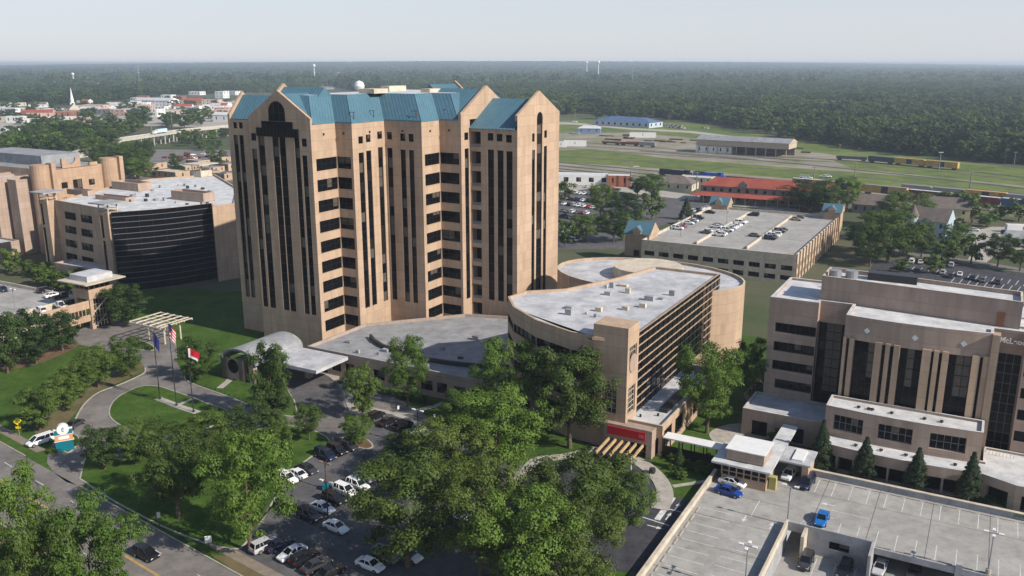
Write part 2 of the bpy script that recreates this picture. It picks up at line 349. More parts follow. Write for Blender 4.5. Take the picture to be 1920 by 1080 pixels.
# ================================================================== the ground
DK = P(1340, 880, 1.4); DZ = .4; LC = loc(DK, P(1477, 988, DZ)); LOWZ = -3.2
def ss(a, b, x): t = max(0, min(1, (x-a)/(b-a))); return t*t*(3-2*t)
def hill(x, y): return 58*ss(4500, 12500, y)*(1-min(1, (x/max(y, 1)/.62)**2)) if y > 3000 else 0
HX0, HX1, HY0, HY1 = LC.x-.3, 80, -80, LC.y+13
hole = [wor(DK, HX0, HY0), wor(DK, HX1, HY0), wor(DK, HX1, HY1), wor(DK, HX0, HY1)]
b = MB(); B1 = [Vector(q) for q in ((-3000, -600), (3000, -600), (3000, 3000), (-3000, 3000))]
for i in range(4):
    j = (i+1) % 4; b.quad((*B1[i], 0), (*B1[j], 0), (*hole[j], 0), (*hole[i], 0))
for sx in (-1, 1): b.quad((min(sx*3000, sx*9500), -600, 0), (max(sx*3000, sx*9500), -600, 0), (max(sx*3000, sx*9500), 3000, 0), (min(sx*3000, sx*9500), 3000, 0))
xs = [-9500+19000*i/38 for i in range(39)]; ys = [3000+10500*j/21 for j in range(22)]
for i in range(38):
    for j in range(21):
        c = [(xs[i], ys[j]), (xs[i+1], ys[j]), (xs[i+1], ys[j+1]), (xs[i], ys[j+1])]; b.quad(*[(x, y, hill(x, y)) for x, y in c])
b.build('ground', soil, kind='structure')
# campus lawn: left of the deck and behind it, cut clear of the sunken garage
def campus(name, pts, z, m): return sheet(name, pts, z, m)
sheet('lawn', [(-260, 1180), (-260, 600), (60, 560), (330, 540), (700, 560), (1080, 560), (1460, 640), (1335, 880), (1160, 1100), (1120, 1190)], .012, grass)
sheet('planted_bed', [(1330, 880), (1440, 700), (1960, 760), (1960, 960)], .02, mulch)
# --- main road
K0, K1 = P(144, 910), P(444, 1077); rd = (K1-K0).normalized(); ra = K0-rd*140; rb = K1+rd*90; road = [ra, rb]
b = MB(); ribbon(b, road, -14, 0, .03); b.build('road', asphalt, kind='structure')
b = MB()
for off in (-7.0, -6.8-.42): ribbon(b, road, off-.06, off+.06, .036)
b.build('road_centre_line', line_y, kind='structure')
b = MB(); q0 = P(69, 908)
for side, base in ((-3.5, 0), (-10.5, 4)):
    s0 = (q0-ra).dot(rd)
    for k in range(-9, 14):
        s = s0+base+k*12.2-1.5; a = ra+rd*s; ribbon(b, [a, a+rd*3], side-.07, side+.07, .036)
b.build('lane_dashes', line_w, kind='structure')
def along(px): return (P(*px)-ra).dot(rd)
m0, m1 = along((88, 868)), along((150, 912))
b = MB()
for s0, s1 in ((0, m0-6), (m1, 320)): ribbon(b, [ra+rd*s0, ra+rd*s1], 0, .22, .14, 0, 0)
ribbon(b, [ra, rb], -14.25, -14.02, .14, 0, 0)
b.build('road_kerb', concrete2, kind='structure')
b = MB()
for s0, s1 in ((0, m0-6), (m1, 320)): ribbon(b, [ra+rd*s0, ra+rd*s1], 2.1, 3.9, .045)
b.build('pavement', mat('worn_pavement', (.20, .165, .13), .9, .2, .6), kind='structure')
sheet('bare_verge', [(395, 1040), (470, 1045), (560, 1082), (640, 1130), (560, 1150)], .022, grass_dry)
sheet('far_verge', [(-20, 960), (60, 925), (330, 1085), (250, 1180), (-20, 1100)], .018, grass_dry)
# --- drives
sheet('entrance_drive', [(88, 868), (150, 912), (215, 870), (262, 838), (330, 838), (420, 812), (500, 800), (640, 830), (735, 782), (830, 800), (640, 690), (545, 660), (470, 700), (345, 700), (330, 640), (300, 600), (165, 612), (138, 640), (190, 655), (252, 672), (272, 690), (268, 700), (225, 720), (185, 735), (158, 757), (140, 785), (112, 812)], .03, asphalt, sm=3)
sheet('front_lot', [(430, 1030), (505, 940), (545, 880), (612, 835), (650, 800), (740, 770), (850, 808), (1000, 880), (1120, 960), (1080, 1060), (960, 1180), (700, 1180)], .034, asphalt_m, sm=2)
sheet('shaded_drive', [(548, 690), (590, 688), (625, 715), (642, 750), (640, 775), (560, 785), (545, 740)], .038, asphalt_m, sm=4)  # darker sheet over the entrance drive; shade is put into its colour
isl = island([(204, 770), (209, 787), (237, 803), (290, 812), (350, 812), (410, 795), (428, 772), (390, 757), (357, 744), (325, 733), (298, 725), (268, 724), (238, 735), (214, 751)], name='oval_lawn')
island([(103, 828), (120, 848), (135, 846), (150, 826), (142, 815), (122, 816)], name='sign_island')
island([(170, 845), (150, 893), (158, 905), (220, 945), (330, 1000), (430, 1030), (470, 1010), (530, 915), (570, 868), (620, 828), (560, 800), (480, 806), (400, 822), (300, 850), (225, 862)], name='lot_lawn', sm=4)
island([(345, 706), (360, 720), (420, 742), (480, 764), (548, 782), (556, 760), (540, 730), (520, 690), (440, 662), (360, 680)], name='magnolia_lawn', sm=4)
island([(250, 634), (230, 641), (255, 655), (288, 657), (285, 647)], name='small_lawn')
island([(640, 825), (680, 842), (700, 838), (690, 825), (662, 815)], name='lot_island', top=mulch, sm=4)
sheet('mulch_strip', [(0, 690), (0, 668), (60, 660), (110, 650), (138, 640), (150, 645), (110, 668), (40, 690)], .02, mulch, sm=3)
sheet('mulch_strip', [(60, 808), (95, 770), (130, 735), (180, 705), (262, 682), (272, 692), (230, 714), (180, 736), (155, 757), (128, 790), (100, 812)], .021, grass_dry, sm=3)
b = MB(); ribbon(b, smooth([P(272, 690), P(268, 701), P(225, 721), P(185, 736), P(158, 758), P(142, 785), P(136, 800)], 6, False), -.15, .2, .13, 0, 0); b.build('drive_kerb', concrete2, kind='structure')
b = MB(); ribbon(b, [P(296, 748), P(330, 761), P(371, 775)], -.9, .9, .156); b.build('flagpole_pad', concrete2, kind='structure')
b = MB(); ribbon(b, [P(335, 760), P(361, 749)], -.5, .5, .153); b.build('garden_path', concrete2, kind='structure')
b = MB(); ribbon(b, [P(450, 690), P(428, 716), P(412, 729)], -.8, .8, .165); b.build('garden_path', concrete2, kind='structure')
b = MB(); ribbon(b, smooth([P(585, 700), P(615, 705), P(640, 728), P(652, 760), P(660, 778)], 5, False), -.2, 1.9, .13, 0, 0); b.build('drop_off_pavement', concrete2, kind='structure')
b = MB(); ribbon(b, smooth([P(690, 765), P(745, 775), P(790, 768), P(838, 754)], 5, False), -.8, .8, .045); b.build('garden_path', concrete2, kind='structure')
b = MB(); ribbon(b, smooth([P(740, 776), P(800, 800), P(845, 815)], 5, False), -.7, .7, .048); b.build('garden_path', concrete2, kind='structure')
b = MB(); ribbon(b, smooth([P(960, 900), P(990, 878), P(1010, 862), P(1060, 856), P(1110, 846), P(1180, 850)], 5, False), -1.2, 1.2, .045); b.build('garden_path', concrete2, kind='structure')
# --- emergency drive
er_out = [(1095, 848), (1150, 850), (1205, 864), (1240, 895), (1258, 928), (1252, 958), (1225, 985), (1180, 1010)]
sheet('emergency_drive', [(985, 880), (1040, 866), (1110, 856), (1160, 862), (1200, 876), (1232, 905), (1243, 930), (1292, 945), (1225, 1060), (1120, 1060), (1010, 990)], .041, asphalt_d, sm=3)  # dark asphalt; its tone also stands in for the shadow lying here
b = MB(); ribbon(b, smooth([P(*p) for p in [(1105, 845), (1150, 852), (1195, 868), (1228, 895), (1242, 925), (1232, 955)]], 6, False), -1.0, 1.9, .14, 0, 0); b.build('emergency_kerb', concrete2, kind='structure')
b = MB(); ribbon(b, [P(1262, 933), P(1232, 975)], -.5, .5, .05); ribbon(b, [P(1255, 955), P(1290, 964)], -.1, .1, .05); ribbon(b, [P(1205, 970), P(1255, 986)], -.12, .12, .05)
def arrow(b, px, d, z, s=1.0):
    c = P(*px, z); d = d.normalized(); n = Vector((-d.y, d.x))
    ribbon(b, [c-d*1.3*s, c+d*.3*s], -.11*s, .11*s, z); b.poly([(*(c+d*.3*s+n*.42*s), z), (*(c+d*.3*s-n*.42*s), z), (*(c+d*1.4*s), z)])
arrow(b, (1270, 950), E2, .05); arrow(b, (1253, 968), E2, .05); arrow(b, (1228, 988), E1, .05); b.build('lane_arrows', line_w, kind='structure')
b = MB(); ribbon(b, [P(1262, 912), P(1340, 900)], -.5, .5, .045); b.build('garden_path', concrete2, kind='structure')
sheet('garden_patio', [(1330, 812), (1370, 795), (1420, 798), (1440, 820), (1400, 835), (1350, 835)], .03, concrete2, sm=4)
b = MB(); ribbon(b, smooth([P(1405, 800), P(1420, 770), P(1402, 740), P(1420, 715)], 5, False), -.8, .8, .035); b.build('garden_path', mat('brick_path', (.22, .13, .10), .9, .2, .8), kind='structure')
# --- far right car park, road, station car park
sheet('east_lot', [(1600, 548), (1640, 492), (1700, 484), (1990, 522), (1990, 600), (1800, 600)], .03, asphalt_d)
b = MB()
for k in range(16):
    a = P(1700+k*15, 498+k*2.0); a2 = P(1694+k*15, 504+k*2.15); ribbon(b, [a, a2], -.1, .1, .045)
    a = P(1790+k*15.5, 521+k*2.1); a2 = P(1783+k*15.5, 529+k*2.1); ribbon(b, [a, a2], -.1, .1, .045)
b.build('stall_lines', line_w, kind='structure')
b = MB(); ribbon(b, [P(1600, 462), P(1700, 478), P(1800, 492), P(1990, 522)], -1, 7, .04); b.build('side_road', asphalt, kind='structure')
sheet('gravel_lot', [(1800, 440), (1860, 425), (1990, 428), (1990, 470), (1880, 468), (1840, 500), (1810, 495), (1830, 460)], .03, concrete2)
sheet('station_lot', [(1030, 468), (1040, 362), (1120, 352), (1200, 365), (1345, 380), (1350, 395), (1250, 420), (1190, 440), (1180, 468)], .03, asphalt_m)
sheet('station_lot_edge', [(1040, 362), (1040, 345), (1200, 352), (1350, 372), (1500, 392), (1500, 400), (1345, 382), (1200, 368)], .02, concrete2)
sheet('station_green', [(1340, 388), (1500, 398), (1570, 408), (1480, 420), (1345, 400)], .05, grass_y)
# --- rail yard
sheet('rail_yard', [(1000, 350), (1000, 252), (1150, 246), (1330, 258), (1620, 284), (2000, 330), (2000, 412), (1700, 375), (1500, 356), (1250, 348)], .06, gravel)
sheet('yard_grass', [(1000, 250), (1000, 226), (1130, 224), (1300, 231), (1460, 258), (1700, 292), (2000, 326), (2000, 340), (1780, 318), (1560, 290), (1340, 262), (1180, 248)], .09, grass_y)
sheet('yard_grass', [(1000, 302), (1000, 285), (1110, 280), (1250, 297), (1450, 312), (1700, 330), (2000, 362), (2000, 384), (1700, 352), (1500, 336), (1300, 320), (1150, 310)], .09, grass_y)
sheet('yard_grass', [(1000, 322), (1000, 316), (1240, 338), (1300, 344), (1700, 378), (1990, 412), (1990, 420), (1600, 376), (1250, 347)], .09, grass_y)
sheet('yard_grass', [(1560, 300), (1700, 308), (1990, 336), (1990, 356), (1780, 334), (1600, 316)], .10, grass_y)
sheet('yard_track_road', [(1000, 228), (1080, 230), (1180, 240), (1300, 246), (1460, 266), (1460, 269), (1290, 249), (1180, 243), (1080, 234), (1000, 232)], .12, concrete2)
b = MB()
for line in ([(1000, 306), (1240, 329), (1530, 354), (1990, 402)], [(1000, 312), (1240, 335), (1530, 361), (1990, 411)], [(1000, 300), (1240, 322), (1600, 352), (1990, 390)], [(1400, 292), (1600, 302), (1800, 320), (1990, 341)], [(1200, 283), (1500, 308), (1800, 340), (1990, 362)], [(1000, 262), (1200, 275), (1500, 302)], [(1000, 268), (1200, 281), (1420, 299)], [(1000, 290), (1250, 306), (1500, 322), (1990, 371)], [(1000, 316), (1240, 340), (1530, 367), (1990, 418)], [(1000, 274), (1250, 291), (1400, 300)], [(1420, 296), (1620, 308), (1800, 326), (1990, 347)]):
    w = smooth([P(*p) for p in line], 5, False); ribbon(b, w, -1.9, 1.9, .15)
b.build('railway_ballast', gravel_d, kind='structure')
b = MB()
for line in ([(1000, 306), (1240, 329), (1530, 354), (1990, 402)], [(1000, 312), (1240, 335), (1530, 361), (1990, 411)], [(1000, 300), (1240, 322), (1600, 352), (1990, 390)], [(1400, 292), (1600, 302), (1800, 320), (1990, 341)], [(1200, 283), (1500, 308), (1800, 340), (1990, 362)]):
    w = smooth([P(*p) for p in line], 5, False)
    for o_ in (-.75, .75): ribbon(b, w, o_-.08, o_+.08, .32, 0, .15)
b.build('railway_rails', steel, kind='structure')
# --- town side, left
sheet('town_ground', [(-80, 250), (-80, 205), (180, 204), (480, 186), (480, 240), (250, 236)], .06, concrete2)
sheet('underpass_lot', [(190, 300), (270, 280), (480, 282), (480, 345), (330, 335), (200, 340)], .06, asphalt)
b = MB(); ribbon(b, smooth([P(-40, 305), P(60, 292), P(150, 275), P(250, 258)], 5, False), -5, 5, .12); b.build('town_road', asphalt, kind='structure')
sheet('boulevard', [(590, 168), (625, 168), (668, 126), (658, 126)], .5, concrete2)
# ================================================================== hospital tower
T0 = P(606, 660); EAVE = 57.7; rndw = random.Random(4)
tower = thing('hospital_tower', 'tall tan brick hospital tower with teal metal roof and gabled ends', 'building', T0, 0, GR)
tw = MB()
V = [(0, 0), (0, 9.1), (5.2, 9.1), (5.2, 22.3), (16.9, 22.3), (16.9, 30.4), (23.6, 30.4), (23.6, 34.8), (37.8, 34.8), (37.8, 59.2), (23.6, 59.2), (23.6, 66), (-20.3, 66), (-20.3, 15.8), (-33, 15.8), (-33, 5.2), (-20.3, 5.2), (-20.3, 0)]
Zx = lambda x: 400+x/2.8235
Zy = lambda y: 130+y/2.8235
def tops(p, q, lst, h=44):
    out = []
    pm = wor(T0, (p[0]+q[0])/2, (p[1]+q[1])/2)
    for x0, x1, y0, y1 in lst:
        a = s_at(T0, p, q, Zx(x0), HV(Zy(y0), pm.y)-1); c = s_at(T0, p, q, Zx(x1), HV(Zy(y0), pm.y)-1); pw = wor(T0, p[0]+(q[0]-p[0])*.5, p[1]+(q[1]-p[1])*.5)
        out.append((a, c, 9.5 if y1 is None else HV(Zy(y1), pw.y), HV(Zy(y0), pw.y)))
    return out
def tface(p, q, ops, top=EAVE, rev=.35, z0=0, win=True):
    ops, p_, e, n = facade(tw, p, q, z0, top, ops, rev)
    for o in ops if win else []:
        hgt = o[3]-o[2]; wd = o[1]-o[0]
        if hgt > 9: window(tower, p_, e, n, o, rev, 1, max(1, round(hgt/5.15)*2), panes=True, rnd=rndw, fl=.1)
        elif wd > 4: window(tower, p_, e, n, o, rev, max(2, round(wd/1.9)), 2)
        else: window(tower, p_, e, n, o, rev, 2, 2)
    return p_, e, n
GL = 63.0
lops = tops((-20.3, 0), (0, 0), [(200, 226, 345, 386), (467, 494, 360, 402), (205, 231, 430, None), (312, 345, 357, None), (348, 381, 357, None), (470, 497, 448, None)])
caps = tops((-20.3, 0), (0, 0), [(234, 452, 312, 357), (237, 270, 357, None), (428, 455, 357, None), (260, 420, 276, 312)])
lops += [caps[1], caps[2]]
tface(V[17], V[0], lops)
FZ = [49.2-5.15*n for n in range(9)]
w_ = 5.2
tface(V[0], V[1], [(1.4, 9.04, z-3.0, z) for z in FZ]); tface(V[1], V[2], [(.06, 4.5, z-3.0, z) for z in FZ])
tface(V[2], V[3], tops(V[2], V[3], [(768, 792, 350, 388), (808, 832, 345, 385), (868, 893, 335, 375), (770, 797, 435, None), (810, 836, 430, None), (872, 897, 420, None)]))
tface(V[3], V[4], tops(V[3], V[4], [(918, 945, 335, 375), (988, 1016, 340, 380), (1032, 1060, 340, 382), (920, 948, 420, None), (990, 1018, 425, None), (1035, 1062, 425, None)]))
tface(V[4], V[5], [(1.2, 7.95, z-3.0, z) for z in FZ]); tface(V[5], V[6], [(.06, 6.0, z-3.0, z) for z in FZ])
tface(V[6], V[7], tops(V[6], V[7], [(1329, 1350, 335, 375), (1331, 1352, 420, None)]), top=EAVE+2)
lg = s_at(T0, V[7], V[8], 904, 40); Vm = (V[7][0]+lg, V[7][1]); WE = 55.4
lz = [WE-.8-5.15*n for n in range(10)]
p_, e_, n_ = tface(V[7], Vm, [(.3, lg-.3, z-4.0, z) for z in lz], top=WE, rev=2.8, win=False)
for z in lz:
    window(tower, p_, e_, n_, (.3, lg-.3, z-4.0, z), 2.8, 2, 1, glass2)
    g = MB(); g.box(V[7][0]+.3, V[7][0]+lg-.3, V[7][1]+.05, V[7][1]+.15, z-4.0, z-3.1); g.build('balcony_rail', frame_l, tower)
tface(Vm, V[8], tops(Vm, V[8], [(1452, 1482, 340, 380), (1500, 1530, 342, 382), (1548, 1580, 345, 386), (1452, 1485, 427, None), (1503, 1536, 429, None), (1550, 1584, 431, None)]), top=WE)
rops = tops(V[8], V[9], [(1688, 1701, 335, 378), (1752, 1766, 328, 368), (1687, 1703, 422, None), (1713, 1742, 290, None), (1750, 1766, 412, None)])
tface(V[8], V[9], rops, top=EAVE)
for i in range(9, 17):
    lst = []
    if i == 15: lst = tops(V[15], V[16], [(105, 125, 282, 315), (135, 155, 282, 315), (108, 130, 350, None), (138, 160, 350, None)])
    tface(V[i], V[i+1], lst)
# wing and gable parapets
def gable(mb, p, q, z0, apex, t=.7, m=0, frac=.5, sh=1.3):
    p = Vector(p); q = Vector(q); e = (q-p); n = Vector((e.y, -e.x)).normalized(); k = p+e*frac
    out = [(*p, z0), (*q, z0), (*q, z0+sh), (*k, apex), (*p, z0+sh)]; A = [(Vector(x)+Vector((n.x, n.y, 0))*.02) for x in out]; B = [Vector(x)-Vector((n.x, n.y, 0))*t for x in out]
    mb.poly(A, m); mb.poly(list(reversed(B)), m)
    for i in range(5): mb.quad(B[i-1], B[i], A[i], A[i-1], m)
apL = HV(169, wor(T0, -10.15, 0).y); apR = HV(170, wor(T0, 37.8, 47).y)
lo, hi = 0, 60
for _ in range(50):
    mm = (lo+hi)/2
    w3 = wor(T0, 23.6, 30.4+mm); lo, hi = (mm, hi) if PROJ(w3.x, w3.y, 62)[0] < 913 else (lo, mm)
bM = 30.4+mm; apM = HV(160, wor(T0, 23.6, bM).y)
gable(tw, V[17], V[0], EAVE, apL); gable(tw, V[8], V[9], EAVE, apR)
gable(tw, (23.6, 30.4), (23.6, 2*bM-30.4), EAVE, apM, .8)
WAP = HV(171, wor(T0, -33, 10.5).y); gable(tw, (-33, 15.8), (-33, 5.2), EAVE, WAP, .7)
gable(tw, (9, 66), (-10, 66), EAVE, HV(151, wor(T0, -.5, 66).y), .7); gable(tw, (-20.3, 22.8), (-20.3, 2.8), EAVE, HV(156, wor(T0, -20.3, 12.8).y), .7)
tw.build('wall', brick, tower)
# roofs
rf = MB(); M = [(-20.3, 0.7), (0, 0.7), (0, 9.1), (5.2, 9.1), (5.2, 22.3), (16.9, 22.3), (16.9, 30.4), (22.8, 30.4), (22.8, 65.3), (-20.3, 65.3)]
top = inset(M, 6.6); TZ = 64.2
for i in range(len(M)):
    j = (i+1) % len(M); rf.quad((*M[i], EAVE), (*M[j], EAVE), (*top[j], TZ), (*top[i], TZ))
roof = rf.build('roof', teal, tower)
s = MB()
for i in range(len(M)):
    j = (i+1) % len(M); a, c = Vector((*M[i], EAVE)), Vector((*M[j], EAVE)); a2, c2 = Vector((*top[i], TZ)), Vector((*top[j], TZ)); n = max(2, int((c-a).length/1.0))
    for k in range(n+1):
        t = k/n; s.bar(a.lerp(c, t)+Vector((0, 0, .04)), a2.lerp(c2, t)+Vector((0, 0, .04)), .07, .07)
    s.bar(a, c, .25, .3)
s.build('seam', teal2, roof)
f = MB(); f.poly([(*p, TZ) for p in top]); fl = f.build('flat_roof', white_roof2, tower)
f = MB(); f.box(-4, 1, 24, 30, TZ+.01, TZ+1.2); f.box(6, 9, 38, 44, TZ+.01, TZ+1.0); f.box(-9, -6, 40, 48, TZ+.01, TZ+1.5); split(f, 'rooftop_unit', cream, tower)
def gprism(x0, x1, y0, y1, z0, z1, along, name='gable_roof'):
    g = MB(); sm = MB()
    if along == 'y':
        xm = (x0+x1)/2; A = [(x0, y0, z0), (x1, y0, z0), (xm, y0, z1)]; B = [(x0, y1, z0), (x1, y1, z0), (xm, y1, z1)]
    else:
        ym = (y0+y1)/2; A = [(x1, y0, z0), (x1, y1, z0), (x1, ym, z1)]; B = [(x0, y0, z0), (x0, y1, z0), (x0, ym, z1)]
    g.quad(A[1], B[1], B[2], A[2]); g.quad(B[0], A[0], A[2], B[2]); g.poly(A); g.poly(list(reversed(B))); g.quad(A[0], B[0], B[1], A[1])
    o = g.build(name, teal, tower)
    n = int((Vector(B[2])-Vector(A[2])).length/1.0)
    for k in range(n+1):
        t = k/n
        for q in (0, 1): sm.bar(Vector(A[q]).lerp(Vector(B[q]), t)+Vector((0, 0, .05)), Vector(A[2]).lerp(Vector(B[2]), t)+Vector((0, 0, .05)), .07, .07)
    sm.build('seam', teal2, o)
gprism(-19.6, -.7, .7, 16, EAVE+.3, apL-.9, 'y'); gprism(23.7, 37.05, 34.3, 59.7, WE+.05, apR-2.2, 'x'); gprism(8, 22.8, 31.2, 2*bM-31.2, EAVE+.3, apM-.9, 'x')
gprism(-32.4, -19, 5.4, 15.6, EAVE+.1, WAP-.9, 'x'); gprism(-9.4, 8.4, 52, 65.3, EAVE+.3, HV(151, wor(T0, -.5, 66).y)-.9, 'y'); gprism(-19.6, -6, 3.4, 22.2, EAVE+.3, HV(156, wor(T0, -20.3, 12.8).y)-.9, 'x')
# black glass cap and arches
def archpanel(p, q, sc, half, z0, zs, name='arched_window', off=.06):
    p = Vector(p); q = Vector(q); e = (q-p).normalized(); n = Vector((e.y, -e.x)); pts = [(-half, z0), (half, z0), (half, zs)]+[(half*math.cos(math.pi*k/10), zs+half*math.sin(math.pi*k/10)) for k in range(1, 10)]+[(-half, zs)]
    g = MB(); A = []; B = []
    for s_, z in pts:
        w = p+e*(sc+s_)+n*off; A.append((w.x, w.y, z)); w2 = p+e*(sc+s_)-n*.05; B.append((w2.x, w2.y, z))
    g.poly(A); 
    for i in range(len(A)): g.quad(B[i-1], B[i], A[i], A[i-1])
    o = g.build(name, glass, tower); fb = MB()
    for s_ in (-half/3, half/3): w = p+e*(sc+s_)+n*(off+.03); fb.bar((w.x, w.y, z0), (w.x, w.y, zs+half*.9), .08, .06)
    w = p+e*(sc-half)+n*(off+.03); w2 = p+e*(sc+half)+n*(off+.03); fb.bar((w.x, w.y, zs), (w2.x, w2.y, zs), .08, .06); fb.build('frame', frame_m, o)
cw = caps[0]; c3 = caps[3]; mid = (cw[0]+cw[1])/2
g = MB(); g.box(-20.3+cw[0], -20.3+cw[1], -.42, -.03, cw[2], cw[3]); g.box(-20.3+c3[0], -20.3+c3[1], -.38, -.03, cw[3]+.002, c3[3]); g.build('glass_cap', glass, tower)
g = MB()
for k in range(13):
    x = -20.3+cw[0]+(cw[1]-cw[0])*k/12; g.box(x-.05, x+.05, -.47, -.42, cw[2], cw[3])
g.build('glass_cap_mullion', frame_m, tower)
archpanel(V[17], V[0], mid, 2.7, c3[3]+.05, c3[3]+2.2)
ro = rops[3]; archpanel(V[8], V[9], (ro[0]+ro[1])/2, (ro[1]-ro[0])/2, ro[3]+.05, ro[3]+1.6)
# small dark vents under the eaves, davit arms on the roof edge
for x, y, dx in ((0, 4.5, 1), (2.6, 9.1, 0), (5.2, 16, 1), (11, 22.3, 0), (16.9, 26, 1), (20, 30.4, 0)):
    g = MB()
    if dx: g.box(x+.005, x+.25, y-.2, y+.2, 54.8, 55.3)
    else: g.box(x-.2, x+.2, y-.25, y-.005, 54.8, 55.3)
    g.build('floodlight', frame_m, tower)
for x, y in ((4.5, 11), (4.5, 19), (14.8, 23.2), (17, 33)):
    g = MB(); z = EAVE+.9; g.bar((x, y, z-.4), (x, y, z+1.6), .14); g.bar((x-1.8, y+.4, z+1.5), (x+.6, y-.3, z+1.6), .12); g.build('roof_davit', rust, tower)
# ================================================================== glass pavilion, left
G0 = P(215, 544); GZ = 26.0
gp = thing('glass_pavilion', 'curved black glass medical pavilion with tan pylons and white flat roof', 'building', G0, 0, GR)
def gl(u, v, h=GZ): return loc(G0, P(u, v, h))
cA, cB = Vector((3.2, -.5)), gl(396, 381); cd = cB-cA; cn = Vector((cd.y, -cd.x)).normalized()
curve = [cA+cd*(i/16)+cn*2.0*math.sin(math.pi*i/16) for i in range(17)]
py1 = loc(G0, P(98, 513))
out = [Vector((py1.x, py1.y+3)), Vector((-1.5, 3.2)), Vector((3.2, 2.8))]+curve
tail = [gl(398, 386), gl(440, 381), gl(446, 352), gl(402, 326), gl(282, 335), gl(205, 350), gl(120, 372)]
outl = out+tail
wl = (outl[1]-outl[0]).length; wins = {0: []}
for r in range(4):
    z = GZ-3.4-r*4.9
    for uu0, uu1 in ((121.5, 142.5), (151.5, 173)):
        a = s_at(G0, outl[0], outl[1], uu0+r*1.0, z-1.5); c = s_at(G0, outl[0], outl[1], uu1+r*1.0, z-1.5); wins[0].append((a, c, z-2.6, z))
wb = MB(); jobs = []; roofpts = inset(outl, .5)
for i in range(len(outl)):
    j = (i+1) % len(outl)
    if 2 < i+1 < len(out): continue
    ops, p, e, n = facade(wb, outl[i], outl[j], 0, GZ, wins.get(i, ())); jobs += [(p, e, n, o) for o in ops]
for i in range(len(outl)):
    j = (i+1) % len(outl); wb.quad((*outl[i], GZ), (*outl[j], GZ), (*roofpts[j], GZ), (*roofpts[i], GZ)); wb.quad((*roofpts[j], GZ-.6), (*roofpts[i], GZ-.6), (*roofpts[i], GZ), (*roofpts[j], GZ))
wb.build('wall', brick, gp)
for p, e, n, o in jobs: window(gp, p, e, n, o, .35, 3, 2)
r = MB(); r.poly([(*p, GZ-.6) for p in roofpts]); r.build('roof', white_roof2, gp)
k = MB()
for i in range(len(curve)-1): k.quad((*curve[i], 0), (*curve[i+1], 0), (*curve[i+1], GZ-.02), (*curve[i], GZ-.02))
gw = k.build('glass_wall', glass, gp)
for q in range(13):
    z = GZ-1.6-q*1.85; k = MB(); ribbon(k, curve, -.28, .02, z+.16, 0, z); k.build('glass_fin', bluestrip, gw)
k = MB()
for c in curve[2::2]: k.bar((c.x+.06, c.y-.06, 0), (c.x+.06, c.y-.06, GZ), .09)
k.build('mullion', frame_m, gw)
def pylon(root, x, y, h, w=4.6, d=3.6):
    b = MB(); b2 = MB(); p, q = (x-w/2, y), (x+w/2, y)
    ops, p_, e, n = facade(b, p, q, 0, h-.1, [(w*.12, w*.42, 3, h-9.5), (w*.12, w*.42, h-8.6, h-1.2)], .4)
    facade(b, q, (x+w/2, y+d), 0, h-.1); facade(b, (x+w/2, y+d), (x-w/2, y+d), 0, h-.1); facade(b, (x-w/2, y+d), p, 0, h-.1); b.poly([(x-w/2, y, h-.1), (x+w/2, y, h-.1), (x+w/2, y+d, h-.1), (x-w/2, y+d, h-.1)])
    b.build('pylon', brick, root)
    for o in ops: window(root, p_, e, n, o, .4, 2, max(2, round((o[3]-o[2])/2.2)), glass2)
    t = MB()
    for dx in (-2.2, 2.2):
        for dy in (.3, 3.6): t.bar((x+dx, y+dy, h-1.2), (x+dx, y+dy, h+2.6), .3)
        t.bar((x+dx, y+.3, h+.9), (x+dx, y+3.6, h+.9), .16)
    for dy in (.3, 3.6): t.bar((x-2.2, y+dy, h+.9), (x+2.2, y+dy, h+.9), .16); t.bar((x-2.2, y+dy, h+1.8), (x+2.2, y+dy, h+1.8), .12)
    t.build('lantern_frame', cream, root)
    t = MB(); t.box(x-4, x+4, y-2, y+6, h+2.6, h+3.0); t.build('lantern_roof', greyconc, root)
pylon(gp, 0, -1, GZ); pylon(gp, py1.x, py1.y, GZ)
def roofbox(root, x0, x1, y0, y1, z0, z1, m=cream, name='rooftop_screen'):
    b = MB(); pts = [(x0, y0), (x1, y0), (x1, y1), (x0, y1)]; ins = inset([Vector(p) for p in pts], .3)
    for i in range(4):
        j = (i+1) % 4; b.quad((*pts[i], z0), (*pts[j], z0), (*pts[j], z1), (*pts[i], z1)); b.quad((*ins[j], z0+.2), (*ins[i], z0+.2), (*ins[i], z1), (*ins[j], z1)); b.quad((*pts[i], z1), (*pts[j], z1), (*ins[j], z1), (*ins[i], z1))
    b.poly([(*p, z1-.9) for p in ins]); b.build(name, m, root)
for (u, v, w, d, h) in ((362, 372, 16, 5, 3.2), (247, 352, 15, 6, 3), (152, 362, 12, 3, 2), (215, 372, 16, 3.5, 1.6)):
    c = gl(u, v); roofbox(gp, c.x-w/2, c.x+w/2, c.y-d/2, c.y+d/2, GZ-.55, GZ+h-.6, brick2)
c = gl(378, 328); t = MB(); t.box(c.x-3, c.x+3, c.y-3, c.y+3, GZ-.5, GZ+2); t.box(c.x-5, c.x+5, c.y-5, c.y+5, GZ+4.6, GZ+5)
for dx in (-2.5, 2.5):
    for dy in (-2.5, 2.5): t.bar((c.x+dx, c.y+dy, GZ+2), (c.x+dx, c.y+dy, GZ+4.6), .3)
t.build('roof_lantern', cream, gp)
# low front block of the pavilion
lw = [(x, x+2.1, 1.4, 4.4) for x in (2, 6, 10, 14, 18)]
block(gp, [(-25, -3.5), (-2.4, -3.5), (-2.4, 3.1), (-25, 3.1)], 0, 7.2, brick2, white_roof, wins={0: lw}, names=('low_wall', 'low_roof'))
